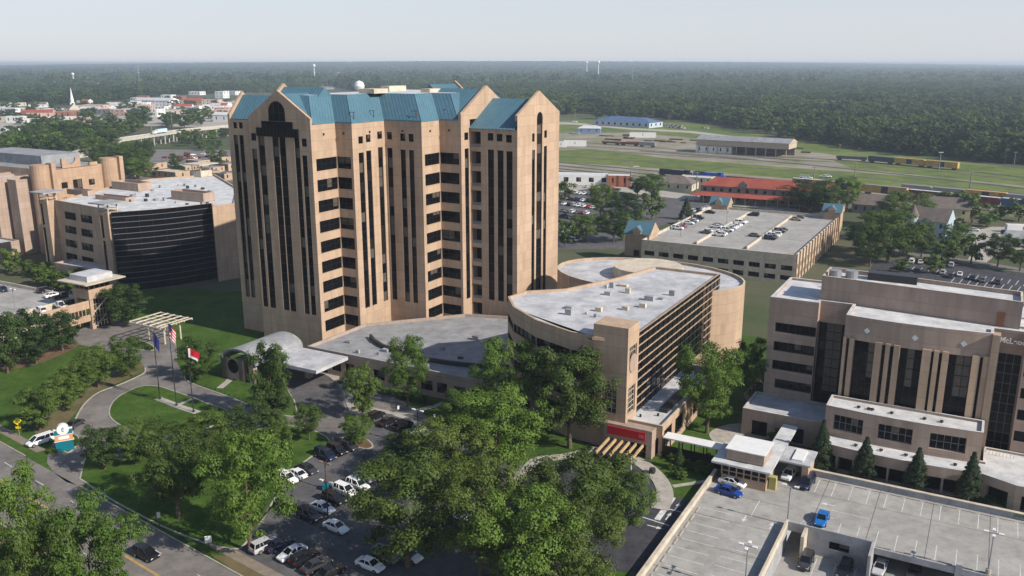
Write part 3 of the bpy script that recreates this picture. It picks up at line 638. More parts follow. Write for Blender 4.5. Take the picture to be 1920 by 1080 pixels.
# ================================================================== brick hall with round towers, far left
H0 = P(74, 310, 34); hall = thing('round_tower_hall', 'orange brick hall with round corner towers and scooped parapet', 'building', H0, 0, GR)
b = MB(); ops, p_, e, n = facade(b, (0, 2), (0, 28), 0, 32, [(6, 8.6, 24, 26.4), (11, 15, 20, 27), (18, 20.6, 24, 26.4), (6, 8.6, 18, 20.4), (18, 20.6, 18, 20.4)])
for q0, q1 in (((0, 28), (-60, 28)), ((-60, 28), (-60, 2)), ((-60, 2), (0, 2))): facade(b, q0, q1, 0, 32)
b.poly([(0, 2, 32), (0, 28, 32), (-60, 28, 32), (-60, 2, 32)], 1); b.build('wall', [brick3, grey_roof], hall)
for o in ops: window(hall, p_, e, n, o, .35, 2, 2, glass2)
for cy in (0, 30):
    t = MB(); t.tube([(0, cy, 0), (0, cy, 34.2)], 3.5, 20); t.build('round_tower', brick3, hall)
    t = MB(); t.box(1.0, 4.4, cy+1.8, cy+3.6, 0, 34.8); t.build('tower_buttress', brick3, hall)
t = MB(); pts = [(5, 32), (9, 32), (9, 35.6), (11.0, 35.6)]+[(13+2.0*math.cos(math.pi+math.pi*k/8), 35.2+2.0*math.sin(math.pi+math.pi*k/8)) for k in range(9)]+[(15.0, 35.6), (17, 35.6), (17, 32), (21, 32), (21, 33.2), (24.5, 33.2), (24.5, 31.9), (5, 31.9)]
A = [(.35, y, z) for y, z in pts]; B = [(-.5, y, z) for y, z in pts]; t.poly(A); t.poly(list(reversed(B)))
for i in range(len(A)): t.quad(A[i-1], B[i-1], B[i], A[i])
t.build('scooped_parapet', brick3, hall)
for x0, x1, y0, z in ((-9, -3.6, -8, 29), (-20, -11, -12, 29.5), (-45, -22, -9, 30)):
    block(hall, [(x0, y0), (x1, y0), (x1, 1.9), (x0, 1.9)], 0, z, brick2, white_roof, names=('front_bay', 'bay_roof'))
block(hall, [(-62, -30), (0, -30), (0, -12.1), (-62, -12.1)], 0, 7, brick2, white_roof, names=('low_wing', 'low_wing_roof'))
t = MB(); t.box(-60, -14, 10, 27, 32.02, 36); t.build('upper_roof', grey_roof, hall)
# ================================================================== parking garage, left
LG = P(152, 562, 6); lgar = thing('parking_garage', 'cream concrete parking garage below the glass pavilion', 'garage', LG, 0, GR)
wn = [(s0, s0+4.4, 2.4, 4.2) for s0 in (3+6*i for i in range(10))]
block(lgar, [(-90, -70), (0, -70), (0, 0), (-90, 0)], 0, 7.0, cream, concrete, 1.0, {1: wn}, 3, 1, names=('wall', 'deck'))
t = MB(); t.box(-42, -26, -31.2, -31, 6.0, 7.1); t.box(-42, -26, -26.2, -26, 6.0, 7.1); t.build('ramp_wall', cream, lgar)
t = MB(); t.box(-42, -26, -31, -26.2, 6.0, 6.02); t.build('ramp', asphalt_d, lgar)
t = MB()
for k_ in range(14):
    y = -2.5-k_*2.75; t.box(-9, -4, y-.06, y+.06, 6.005, 6.012); t.box(-26, -21, y-.06, y+.06, 6.005, 6.012)
split(t, 'stall_line', line_w, lgar)
sp = thing('stair_pavilion', 'tan stair pavilion with flat hat roof and arched glazing at garage corner', 'pavilion', P(170, 617), 0, GR)
t = MB()
for x in (-5.6, 0):
    for y in (0, 6.2): t.box(x, x+1.1, y, y+1.1, 0, 8.6)
split(t, 'pier', brick, sp)
t = MB(); t.box(-5.8, 1.3, -.15, 7.5, 8.6, 11.4); t.build('upper_wall', brick, sp)
t = MB(); t.box(-5.2, .7, .6, 6.8, 11.4, 13.3); t.build('lantern_glass', glass2, sp)
t = MB()
for y in (.5, 2.1, 3.7, 5.3, 6.9): t.bar((.75, y, 11.4), (.75, y, 13.3), .25)
for x in (-5.2, -3.2, -1.2): t.bar((x, .5, 11.4), (x, .5, 13.3), .25)
t.bar((.75, .5, 12.3), (.75, 6.9, 12.3), .2); t.build('lantern_frame', brick, sp)
t = MB(); t.box(-8.5, 4, -2.6, 10, 13.3, 13.6); t.build('hat_brim', cream, sp)
t = MB(); t.box(-6, 1.5, -.3, 7.7, 13.61, 15.2); t.build('hat_crown', white_roof, sp)
t = MB(); t.box(.3, .36, 1.1, 6.2, 0, 8.6); t.build('arched_glazing', glass2, sp)
t = MB()
for k_ in range(6): t.bar((.45, 1.1+k_*1.02, 0), (.45, 1.1+k_*1.02, 8.6), .1)
for z in (1.7, 3.4, 5.1, 6.8): t.bar((.45, 1.1, z), (.45, 6.2, z), .1)
t.bar((.5, 1.1, 0.4), (.5, 6.2, 4.2), .28); t.bar((.5, 1.1, 4.4), (.5, 6.2, 8.2), .28); t.build('glazing_bar', cream, sp)
t = MB(); t.box(.6, 1.0, -14, -.2, 6.2, 8.4); t.box(.6, 1.0, -14, -.2, 2.6, 4.4)
for k_ in range(12): t.bar((.8, -13.5+k_*1.1, 4.4), (.8, -13.5+k_*1.1, 6.2), .18)
t.build('bridge_side', brick, sp)
# ================================================================== entrance canopies
tc = thing('trellis_canopy', 'cream slatted trellis canopy over the drive beside the stair pavilion', 'canopy', P(262, 640), 0, GR)
t = MB()
for y in (-1, 1.6, 4.2, 6.8, 9.4): t.bar((-2, y, 5.2), (10, y, 5.2), .3, .35)
for x in (-2, .6, 3.2, 5.8, 8.4, 10): t.bar((x, -1, 5.5), (x, 9.4, 5.5), .3, .25)
t.build('trellis', cream, tc)
t = MB()
for x in (2, 8):
    for y in (1.6, 6.8): t.tube([(x, y, 0), (x, y, 5.1)], .22)
split(t, 'post', cream, tc)
pc = thing('porte_cochere', 'barrel vaulted entrance canopy on brown brick piers below the tower', 'canopy', P(437, 712), 0, GR)
t = MB(); ops, p_, e, n = facade(t, (-3.5, 0), (4, 0), 0, 5.4, [])
t.box(-3.5, -1.6, 0, 1.2, 0, 5.4); t.box(2, 3.4, 0, 1.2, 0, 5.4); t.box(5.4, 6.8, 0, 1.2, 0, 5.0); t.box(14, 15.4, 9, 10.4, 0, 5.0); split(t, 'pier', brick2, pc)
t = MB(); t.tube([(.4, -.03, 3.4), (.4, .02, 3.4)], 1.7, 20); t.build('round_opening', glass, pc)
t = MB(); A = []; 
for k_ in range(13):
    a = math.pi*k_/12; A.append((3.2-5.2*math.cos(a), 5.4+2.8*math.sin(a)))
for i in range(12):
    (x0, z0), (x1, z1) = A[i], A[i+1]; t.quad((x1, -.8, z1), (x0, -.8, z0), (x0, 15, z0), (x1, 15, z1)); t.quad((x0, -.8, z0-.4), (x1, -.8, z1-.4), (x1, -.8, z1), (x0, -.8, z0)); t.quad((x0, -.8, z0-.4), (x0, 15, z0-.4), (x1, 15, z1-.4), (x1, -.8, z1-.4))
t.build('vault', grey_roof, pc)
t = MB()
for i in range(12):
    (x0, z0), (x1, z1) = A[i], A[i+1]; t.bar((x0, -.85, z0+.1), (x1, -.85, z1+.1), .25)
t.build('vault_rim', greyconc, pc)
t = MB(); t.box(8.6, 24, 2, 13, 5.0, 5.8); t.build('canopy_slab', white_roof, pc)
# ================================================================== front podium
PO = P(630, 705); PH = HV(659, PO.y)
po = thing('front_podium', 'low brown brick podium with tall paired windows and grey flat roof', 'building', PO, 0, GR)
xs_ = []
for u0, u1 in ((621, 639), (647, 664), (672, 693), (700, 721), (765, 781), (789, 811), (819, 838), (851, 873), (884, 902), (914, 934), (948, 970), (985, 1005)):
    xs_.append((s_at(PO, (-8.5, 0), (60, 0), u0, 3), s_at(PO, (-8.5, 0), (60, 0), u1, 3), 1.3, PH-2.4))
xs_.append((1.0, 6.0, .2, 5.2))
block(po, [(-8.5, 0), (60, 0), (60, 10), (73, 10), (73, 52), (25, 52), (24, 46.5), (10, 42), (3, 34), (-8, 21.5)], 0, PH, brick2, grey_roof, .7, {0: xs_}, 3, 2, cap=greyconc)
t = MB(); cur = [Vector((22+26*math.cos(a), 22+26*math.sin(a)*.6)) for a in [R(-150+12*i) for i in range(11)]]; ribbon(t, cur, -.3, .3, PH+.3, 0, PH-.7); t.build('curved_upstand', darksteel, po)
# ================================================================== emergency wing
ER = P(1240, 856); AH = HV(799, ER.y); LX = -s_at(ER, (-30, 0), (0, 0), 1133, 6)-0+0
lx = s_at(ER, (-40, 0), (0, 0), 1125, 6)-40
er = thing('emergency_wing', 'tan emergency wing with ribbed black glass wall and white flat roofs', 'building', ER, 0, GR)
RW = [(1.0, 5.5, 1.2, AH-1.4), (7.5, 12.5, 1.2, AH-1.4), (19, 22, 1.2, AH-1.4)]
block(er, [(lx+1.5, 0), (0, 0), (0, 36), (lx+1.5, 36)], 0, AH, brick, white_roof2, .8, {1: RW, 0: [(5, 10.5, .2, 3.6)]}, 3, 4, cap=cream, names=('annex_wall', 'annex_roof'))
hz = 22.0
poly = [Vector((-7.2, 60)), Vector((-7.2, 1))]
poly = [loc(ER, P(u, v, hz)) for u, v in ((1138, 634), (1070, 622), (1005, 600), (962, 575), (952, 556), (985, 545), (1060, 541), (1130, 541), (1210, 549))]
body = ccw([Vector((-7.2, 4.5)), Vector((-7.2, 60)), Vector((-24, 60))]+[Vector((-28, 44))]+[p for p in reversed(poly[:7])]+[Vector((-13, -1.2))])
gi = [i for i in range(len(body)) if abs(body[i].x+7.2) < .01 and abs(body[(i+1) % len(body)].x+7.2) < .01][0]
b = MB()
for i in range(len(body)):
    j = (i+1) % len(body)
    if i != gi:
        bl = (body[j]-body[i]).length
        ops, p_, e, n = facade(b, body[i], body[j], 0, hz, [(.12, bl-.12, z-1.9, z) for z in (hz-3.6, hz-7.6, hz-11.6, hz-15.6)] if bl > 2 and body[i].y < 45 else [])
        for o in ops: window(er, p_, e, n, o, .35, max(1, round(bl/2)), 1)
ins = inset(body, .5)
for i in range(len(body)):
    j = (i+1) % len(body); b.quad((*body[i], hz), (*body[j], hz), (*ins[j], hz), (*ins[i], hz)); b.quad((*ins[j], hz-.6), (*ins[i], hz-.6), (*ins[i], hz), (*ins[j], hz))
b.build('wall', brick, er); t = MB(); t.poly([(*p, hz-.6) for p in ins]); t.build('roof', white_roof, er)
t = MB(); t.box(-7.6, -7.2, 4.5, 60, AH-.5, hz-.02); gw = t.build('glass_wall', glass, er)
for q in range(9):
    z = hz-.9-q*1.75; t = MB(); t.box(-7.2, -7.02, 4.5, 60, z, z+.15); t.build('tan_rib', brick, gw)
t = MB()
for y in range(7, 60, 3): t.box(-7.2, -7.08, y-.05, y+.05, AH, hz-.1)
t.build('mullion', frame_m, gw)
TS = 24.5; b = MB(); tp = [(-14, -1.2), (-7.0, -1.2), (-7.0, 4.5), (-14, 4.5)]
for i in range(4):
    o_ = [(1.0, 4.7, AH+.6, AH+6.2), (1.0, 4.7, TS-7.5, TS-4.0)] if i == 1 else [(2, 5, AH+1, AH+6)] if i == 0 else []
    ops, p_, e, n = facade(b, tp[i], tp[(i+1) % 4], 0, TS, o_, .4)
    for o in ops: window(er, p_, e, n, o, .4, 3, 5 if o[2] < 10 else 3, glass2, cream)
b.poly([(*p, TS) for p in tp]); b.build('stair_tower', brick, er)
t = MB(); t.tube([(-6.99, 1.65, TS-7.5), (-6.85, 1.65, TS-7.5)], 1.85, 20); t.build('round_opening', brick2, er)
t = MB(); t.box(-3.6, -1.9, 8, 20, AH-.75, AH-.1); t.build('skylight', darksteel, er)
rr = random.Random(2)
for q in range(9):
    x, y = rr.uniform(-6.2, -.8), rr.uniform(1.5, 30)
    if 6.8 < y < 21 and -5 < x < -1: continue
    t = MB(); t.tube([(x, y, AH-.78), (x, y, AH-.25)], .22, 8); t.build('roof_vent', frame_m, er)
for q in range(16):
    x, y = rr.uniform(-32, -10), rr.uniform(4, 40); w = rr.uniform(.25, 1.1); t = MB(); t.box(x-w, x+w, y-w*.7, y+w*.7, hz-.58, hz+rr.uniform(-.2, .7)); t.build('rooftop_unit', rr.choice([steel, cream, greyconc]), er)
for q in range(22):
    x, y = rr.uniform(-4, 50), rr.uniform(2.5, 26)
    if x < 3 and y > 16: continue
    w = rr.uniform(.2, .9); t = MB(); t.box(x-w, x+w, y-w*.7, y+w*.7, PH-.68, PH-.68+rr.uniform(.3, 1.1)); t.build('rooftop_unit', rr.choice([steel, darksteel, greyconc]), po)
for q in range(26):
    c = gl(rr.uniform(230, 400), rr.uniform(345, 385)); w = rr.uniform(.2, .8); t = MB(); t.box(c.x-w, c.x+w, c.y-w, c.y+w, GZ-.58, GZ-.58+rr.uniform(.3, 1.2)); t.build('rooftop_unit', rr.choice([steel, darksteel, greyconc]), gp)
# portal with red sign and timber pergola
pf = -2.4; lx0 = s_at(ER, (-40, pf), (0, pf), 1133, 6)-40; lx1 = s_at(ER, (-40, pf), (0, pf), 1223, 6)-40; PZ = AH-.5
pt_ = thing('emergency_portal', 'brown brick emergency entrance portal with long red sign panel', 'portal', ER, 0, GR)
t = MB(); t.box(lx0, lx1, pf, -.05, PZ-2.9, PZ); t.box(lx1-1.1, lx1, pf, -.05, 0, PZ-2.9); t.box(lx0, lx0+1.1, pf, -.05, 0, PZ-2.9); t.build('frame', brick2, pt_)
redm = mat('red_sign_face', (.42, .006, .016), .4, 0)
t = MB(); t.box(lx0+.8, lx1-1.3, pf-.22, pf-.01, PZ-2.1, PZ-.5); t.build('sign_panel', redm, pt_)
t = MB(); t.box(lx0+.8+(lx1-lx0-2.1)*.84, lx1-1.6, pf-.26, pf-.221, PZ-1.6, PZ-1.0); t.build('sign_mark', mat('faded_sign_mark', (.5, .12, .14), .5, 0), pt_)
for k_ in range(6):
    x = lx0+1.2+k_*(lx1-lx0-2.8)/5; t = MB(); t.bar((x, pf-.3, PZ-3.0), (x, pf-6.5, PZ-3.4), .3, .5); t.build('timber_beam', mat('timber_%d' % k_, (.42, .29, .15), .8, .2, 1) if k_ == 0 else MATS['timber_0'], pt_)
t = MB()
for q in range(4): t.bar((lx0+.6, pf-1.2-q*1.5, PZ-3.55), (lx1-1, pf-1.2-q*1.5, PZ-3.55), .12, .12)
t.build('cross_rail', darksteel, pt_)
t = MB()
for x in (lx0+1.6, lx1-1.8): t.tube([(x, pf-5.6, 0), (x, pf-5.6, PZ-3.6)], .16)
split(t, 'post', cream, pt_)
# rounded roof block behind
RB = P(1215, 512, 19); rb_ = thing('rounded_block', 'rounded tan hospital block with white roof behind the emergency wing', 'building', RB, 0, GR)
circ = [(20*math.cos(R(a))*1.25, 17*math.sin(R(a))) for a in range(0, 360, 12)]
block(rb_, circ, 0, 19, brick, white_roof, .7, cap=cream)
t = MB(); t.tube([(0, 0, 18.3), (0, 0, 21)], 9, 24); t.build('roof_drum', cream, rb_)
# ================================================================== medical plaza, right
M0 = P(1445, 549, 27); MZ = 26.2
mp = thing('medical_plaza', 'brown brick medical office block with bowed pilaster front and white roof', 'building', M0, 0, GR)
def arcpts(x0, x1, y, bulge, n=10): return [Vector((x0+(x1-x0)*i/n, y-bulge*(1-(2*i/n-1)**2))) for i in range(n+1)]
WG = [(432, 446), (465, 555), (582, 598), (615, 632), (655, 745), (778, 790), (808, 822), (845, 935), (962, 975)]
bx = lambda q: 15.5+(q-420)/580*24.5
bk = [420]+[q for g_ in WG for q in g_]+[1000]
bow = [Vector((bx(q), -6.2-1.1*(1-(2*(q-420)/580-1)**2))) for q in bk]; NB = len(bow)-1
fr = [Vector((0, 0)), Vector((9.5, 0)), Vector((9.5, 2)), Vector((15.5, 2))]+bow+[Vector((40, -2.5)), Vector((45, -2.5)), Vector((45, -6)), Vector((62, -6)), Vector((62, 19)), Vector((0, 19))]
b = MB(); J = []
FB = [MZ-5.2-4.0*i for i in range(6)]
for i in range(len(fr)):
    p, q = fr[i], fr[(i+1) % len(fr)]; L = (q-p).length; ops = []
    if i == 0: ops = [(1.4 if z > 12 else 2.2, 9.4, z-2.0, z) for z in FB]
    if i in (2, 5+NB): ops = [(.1, L-.1, 1.0, MZ-4.4)]
    if 4 <= i < 4+NB and (i-4) % 2 == 1: ops = [(.06, L-.06, 9.6, MZ-4.6)]
    if i == 7+NB: ops = [(.3, 16.8, z-2.0, z) for z in FB]
    if i == len(fr)-1: ops = [(2, 17, z-1.8, z) for z in FB]
    ops, p_, e, n = facade(b, p, q, 0, MZ, ops, .5); J += [(p_, e, n, o, i) for o in ops]
ins = inset(fr, .5)
for i in range(len(fr)):
    j = (i+1) % len(fr); b.quad((*fr[i], MZ), (*fr[j], MZ), (*ins[j], MZ), (*ins[i], MZ), 1); b.quad((*ins[j], MZ-.5), (*ins[i], MZ-.5), (*ins[i], MZ), (*ins[j], MZ))
b.build('wall', [brick2, white_roof2], mp); t = MB(); t.poly([(*p, MZ-.5) for p in ins]); t.build('roof', white_roof2, mp)
for p_, e, n, o, i in J:
    wd = o[1]-o[0]; hh = o[3]-o[2]; window(mp, p_, e, n, o, .5, max(1, round(wd/1.3)), max(1, round(hh/1.9)), glass, frame_l if i == 5+NB else frame_m)
for i in range(0, NB, 2):      # pilasters standing proud of the bow
    c0, c1 = bow[i], bow[i+1]; t = MB(); t.prism([(c0.x-.02, c0.y-.45), (c1.x+.02, c1.y-.45), (c1.x+.02, c1.y-.003), (c0.x-.02, c0.y-.003)], 9.4, MZ-4.2); t.build('pilaster', brick, mp)
t = MB(); t.box(39.9, 41.1, -7.0, -4.8, 0, MZ-.05); t.build('corner_pier', brick, mp)
for x in (19.5, 27.7, 35.6):
    yb = -6.2-1.1*(1-(2*(x-15.5)/24.5-1)**2)-.02; t = MB(); t.poly([(x-.55, yb-.1, MZ-2.4), (x, yb-.1, MZ-3.0), (x+.55, yb-.1, MZ-2.4), (x, yb-.1, MZ-1.8)]); 
    t.prism([(x-.4, yb-.08), (x+.4, yb-.08), (x+.4, yb), (x-.4, yb)], MZ-2.6, MZ-2.2); t.build('diamond_inset', white, mp)
# penthouse
P1 = loc(M0, P(1600, 555, 32)); 
block(mp, [(9, 4), (44, .5), (44, 9), (9, 13)], MZ-.49, 30.8, brick2, white_roof2, .8, cap=cream, names=('penthouse_wall', 'penthouse_roof'))
t = MB(); t.box(40.2, 41.4, .55, .75, MZ-.48, MZ+2.2); t.build('penthouse_door', mat('rust_door', (.22, .09, .045), .7, .1), mp)
for x, y in ((11, 7), (14, 8)):
    t = MB(); t.tube([(x, y, 30.02), (x, y, 31.6)], 1.2, 14); t.build('cooling_fan', steel, mp)
t = MB(); t.box(17, 26, 8, 11, 30.02, 31.5); t.build('mechanical_box', darksteel, mp)
rr = random.Random(8)
for q in range(7):
    x, y = rr.uniform(46, 60), rr.uniform(-3, 16); w = rr.uniform(.6, 1.6); t = MB(); t.box(x-w, x+w, y-.6, y+.6, MZ-.49, MZ+rr.uniform(.3, 1.2)); t.build('rooftop_unit', steel, mp)
for q in range(5):
    x, y = rr.uniform(3, 39), rr.uniform(4, 6); t = MB(); t.tube([(x, y+11, MZ-.49), (x, y+11, MZ+.4)], .3, 8); t.build('roof_vent', steel, mp)
# lettering on the recessed bay
cu = bpy.data.curves.new('lettering', 'FONT'); cu.body = 'McLeod'; cu.size = 1.3; cu.extrude = .08; cu.offset = .05; cu.align_x = 'LEFT'
to = bpy.data.objects.new('lettering', cu); COL.objects.link(to); bpy.context.view_layer.update()
me = bpy.data.meshes.new_from_object(to.evaluated_get(bpy.context.evaluated_depsgraph_get())); bpy.data.objects.remove(to)
me.materials.clear(); me.materials.append(mat('letter_white', (.9, .9, .9), .4, 0))
so_ = s_at(M0, (40, -2.5), (45, -2.5), 1874, 24.5); lt = bpy.data.objects.new('sign_lettering', me); COL.objects.link(lt); lt.parent = mp
lt.location = (40+so_, -2.66, MZ-2.4); lt.rotation_euler = (math.pi/2, 0, 0)
# stepped annexes
AB = [355, 390, 515, 572, 710, 772, 910, 965]; ax_ = lambda q: 14.5+(q-355)/610*26
an = [Vector((ax_(q), -13.4-.9*(1-(2*(q-355)/610-1)**2))) for q in AB]
apoly = an+[Vector((40.5, -7.4)), Vector((14.5, -7.4))]
aw = {i: [(.08, (an[i+1]-an[i]).length-.08, 6.0, 8.9)] for i in (1, 3, 5)}
block(mp, apoly, 0, 10.4, brick2, white_roof2, .5, aw, 5, 2, fm=frame_l, cap=white_roof2, names=('annex_wall', 'annex_roof'), rev=.5)
an2 = arcpts(15, 41, -18.4, 1.0, 9)
apoly2 = an2+[Vector((46, -20.5)), Vector((52, -20.5)), Vector((62, -18)), Vector((62, -6.1)), Vector((41, -6.1)), Vector((41, -12.9)), Vector((14, -12.9))]
aw2 = {i: [(.2, 2.75, .1, 3.0)] for i in range(9)}; aw2[9] = [(.8, 4.4, .3, 3.3)]; aw2[10] = [(1, 5, .3, 3.3)]; aw2[11] = [(1.2, 4, .3, 3.3), (5.5, 8.6, .3, 3.3)]
block(mp, apoly2, 0, 5.0, brick2, white_roof2, .4, aw2, 1, 1, cap=white_roof2, rev=1.6, names=('arcade_wall', 'arcade_roof'))  # dark glass in the openings stands in for deep shade under the roof
rr = random.Random(3)
for q in range(12):
    x = rr.uniform(16, 40); y = rr.choice([-11, -16.5]); z = 9.92 if y > -13 else 4.62; t = MB(); t.tube([(x, y, z), (x, y, z+.5)], .16, 8); t.box(x-.3, x+.3, y+.3, y+.7, z, z+.25); t.build('roof_vent', darksteel, mp)
t = MB()
for k_ in range(9): t.bar((41.3+k_*.55, -8.5, 4.6), (41.3+k_*.55, -8.5, 5.8), .06)
t.bar((41.2, -8.5, 5.8), (45.8, -8.5, 5.8), .08); t.build('terrace_rail', cream, mp)
lb = loc(M0, P(1470, 790, 5)); block(mp, [(-1.5, -10.5), (13.9, -10.5), (13.9, -.1), (-1.5, -.1)], 0, 5.6, brick2, white_roof, .4, {0: [(2, 5, .3, 3.4), (8, 12, .3, 3.4)]}, cap=white_roof2, names=('link_wall', 'link_roof'))
# ================================================================== garage with roof deck, lower right
gar = thing('deck_garage', 'concrete garage roof deck with painted stalls and sunken lower level', 'garage', DK, 0, GR)
XM, YM, YF = 90, -90, 8.5
deck = [(.4, -.4), (8.6, -.4), (8.6, YF-.5), (XM, YF-.5), (XM, LC.y), (LC.x, LC.y), (LC.x, YM), (.4, YM)]
deck = list(reversed(deck)); t = MB(); t.prism(ccw([Vector(p) for p in deck]), DZ-.55, DZ); t.build('deck', concrete, gar)
t = MB(); t.box(-.1, .4, YM, .1, -.2, 1.4); t.build('west_parapet', cream, gar)
t = MB(); t.box(8.6, 46.9, YF-.5, YF, -.2, 1.5); t.build('north_parapet', greyconc, gar)
t = MB(); t.box(57, XM, YF-.5, YF, -.2, 1.5); t.build('north_parapet', greyconc, gar)
t = MB(); t.box(-.1, .5, YM, .1, 1.402, 1.5); t.build('parapet_coping', cream, gar)
t = MB(); t.box(8.6, XM, YF-.6, YF+.1, 1.502, 1.6); t.build('parapet_coping', cream, gar)
for x0, x1 in ((47, 51.2), (52.2, 56.9)):
    t = MB(); t.box(x0, x1, YF-.4, YF-.1, -.2, .85); t.build('screen_panel', greyconc, gar)
    t = MB()
    for k_ in range(8): t.bar((x0+.3+k_*.5, YF-.25, .85), (x0+.3+k_*.5, YF-.25, 1.5), .06)
    split(t, 'screen_bar', darksteel, gar)
t = MB(); t.box(51.2, 52.2, YF-.5, YF, -.2, 1.49); t.build('screen_pier', greyconc, gar)
cx, cy = LC.x, LC.y
t = MB(); t.box(cx-.35, cx, YM, cy+.2, DZ+.002, DZ+1.2); t.build('ramp_parapet', cream, gar)
t = MB(); t.box(cx-.35, cx, YM, cy, LOWZ, DZ-.56); t.build('ramp_wall', greyconc, gar)
t = MB(); ops, p_, e, n = facade(t, (cx+3.2, cy-.02), (cx+12.5, cy-.02), LOWZ, DZ-.01, [(3.2, 6.2, -1.6, -.3)], .3)
t.box(cx+3.2, cx+12.5, cy+.3, cy+.4, LOWZ, DZ-.56); t.build('stair_wall', greyconc, gar)
for o in ops: window(gar, p_, e, n, o, .3, 2, 1)
t = MB(); t.box(cx, cx+12.6, cy-.02, cy+.22, DZ+.003, DZ+1.0); t.build('edge_parapet', greyconc, gar)
t = MB(); t.box(cx+12.5, cx+12.9, cy-4.5, cy+.2, LOWZ, DZ+1.0); t.build('wing_wall', greyconc, gar)
t = MB(); t.box(cx+2.6, cx+3.1, cy-3.2, cy+.2, LOWZ, DZ+.7); t.build('wing_wall', cream, gar)
t = MB(); t.box(cx+12.95, XM, cy-.12, cy+.08, DZ-.9, DZ+.12); t.build('edge_beam', greyconc, gar)
for k_ in range(7):
    x = cx+24+k_*9; t = MB(); t.box(x, x+.9, cy-.5, cy+.4, LOWZ, DZ+.9 if k_ == 0 else DZ-.57); t.build('column', greyconc, gar)
t = MB(); t.box(HX0, HX1, HY0, HY1, LOWZ-.3, LOWZ); t.build('lower_floor', concrete, gar)
t = MB(); t.box(HX0, HX1, HY1-.3, HY1, LOWZ, DZ-.57); t.build('lower_wall', greyconc, gar)
def dl(b, p, q, w=.12, z=DZ+.005):
    ribbon(b, [Vector(p), Vector(q)], -w/2, w/2, z)
t = MB(); sp_ = 2.78; x_n0 = loc(DK, P(1535, 905, DZ)).x
for k_ in range(-1, 20): x = x_n0+k_*sp_; dl(t, (x, YF-1.6), (x, YF-6.8))
for k_ in range(0, 16): x = cx+4.5+k_*sp_; dl(t, (x, cy+.7), (x, cy+5.6))
y0_ = loc(DK, P(1292, 945, DZ)).y
for k_ in range(14): y = y0_-k_*sp_; dl(t, (1.8, y), (7.0, y))
dl(t, (cx-6, cy+6.5), (cx-6, cy+.5)); dl(t, (cx+2, cy+9), (cx+11, cy+9)); dl(t, (cx+3, cy+6.3), (cx+6, cy+6.3))
for k_ in range(7): dl(t, (cx+1.2+k_*.5, cy+.9), (cx+2.4+k_*.5, cy+4.6-k_*.3), .1)
for k_ in range(12): dl(t, (cx-7, cy-8-k_*sp_), (cx-2, cy-8-k_*sp_))
for k_ in range(8): dl(t, (cx+5+k_*2.9, cy-1), (cx+5+k_*2.9, cy-6.5), .12, LOWZ+.006)
t.build('stall_line', line_w, gar)['kind'] = 'stuff'
t = MB()
for k_ in range(8): dl(t, (cx+.4+k_*.32, cy-1-k_*.6), (cx+3.0, cy-1.3-k_*.6), .1, LOWZ+.006)
t.build('yellow_hatching', line_y, gar)['kind'] = 'stuff'
def larrow(b, x, y, d, z=DZ+.006):
    d = Vector(d); n = Vector((-d.y, d.x)); c = Vector((x, y)); ribbon(b, [c-d*1.1, c+d*.2], -.12, .12, z); b.poly([(*(c+d*.2-n*.45), z), (*(c+d*1.2), z), (*(c+d*.2+n*.45), z)])
for px, d in (((1396, 972), (0, -1)), ((1446, 986), (0, 1)), ((1553, 946), (-1, 0))):
    c = loc(DK, P(*px, DZ)); t = MB(); larrow(t, c.x, c.y, d); t.build('painted_arrow', line_w, gar)
t = MB()
for k_ in range(9): dl(t, (.5, -6-k_*9), (cx-.5, -6-k_*9), .08, DZ+.003)
for k_ in range(8): dl(t, (cx+3+k_*8.4, cy+.3), (cx+3+k_*8.4, YF-.6), .08, DZ+.003)
dl(t, (9, 1.2), (XM, 1.2), .08, DZ+.003); t.build('expansion_joint', asphalt_d, gar)['kind'] = 'stuff'
ws = MB(); ws.prism([(-.95, -.1), (.95, -.1), (.95, .1), (-.95, .1)], 0, .14); wsm = ws.mesh('wheel_stop', concrete2)
for k_ in range(18): inst(wsm, 'wheel_stop', gar, (x_n0+(k_+.5)*sp_, YF-1.4, DZ+.002))
for k_ in range(13): inst(wsm, 'wheel_stop', gar, (1.3, y0_-(k_+.5)*sp_, DZ+.002), math.pi/2)
for k_ in range(15): inst(wsm, 'wheel_stop', gar, (cx+4.5+(k_+.5)*sp_, cy+.6, DZ+.002))
# walkway canopy and elevator pavilion
def pl(u, v, h): return loc(ER, P(u, v, h))
wc = thing('covered_walkway', 'long white flat roofed walkway between the emergency wing and the garage deck', 'walkway', ER, 0, GR)
a = pl(1246, 815, 4.2); c = pl(1353, 843, 4.2); t = MB(); t.box(.3, c.x, a.y-1.3, a.y+1.5, 4.0, 4.25); t.build('canopy_roof', white, wc)
for k_ in range(5):
    x = 1+k_*(c.x-2)/4
    for yy in (a.y-1.0, a.y+1.2): t = MB(); t.bar((x, yy, 0), (x, yy, 3.99), .18); t.build('post', darksteel, wc)
t = MB(); t.box(.4, c.x-.2, a.y-1.12, a.y-1.06, .3, 2.6); t.build('screen_glass', glass2, wc)
EP = P(1432, 898, DZ); ep = thing('elevator_pavilion', 'tan elevator pavilion with two tier white roof on the garage deck', 'pavilion', EP, 0, GR)
def pe(u, v, h): return loc(EP, P(u, v, h))
q = [pe(1363, 837, 6.6), pe(1430, 857, 6.6), pe(1449, 832, 6.6), pe(1385, 815, 6.6)]
x0, x1 = (q[0].x+q[3].x)/2, (q[1].x+q[2].x)/2; y0, y1 = (q[0].y+q[1].y)/2, (q[2].y+q[3].y)/2
t = MB(); t.box(x0, x1, y0, y1, 4.6, 6.5); t.build('upper_wall', brick2, ep)
t = MB(); t.box(x0-.25, x1+.25, y0-.25, y1+.25, 6.5, 6.65); t.build('upper_roof', white, ep)
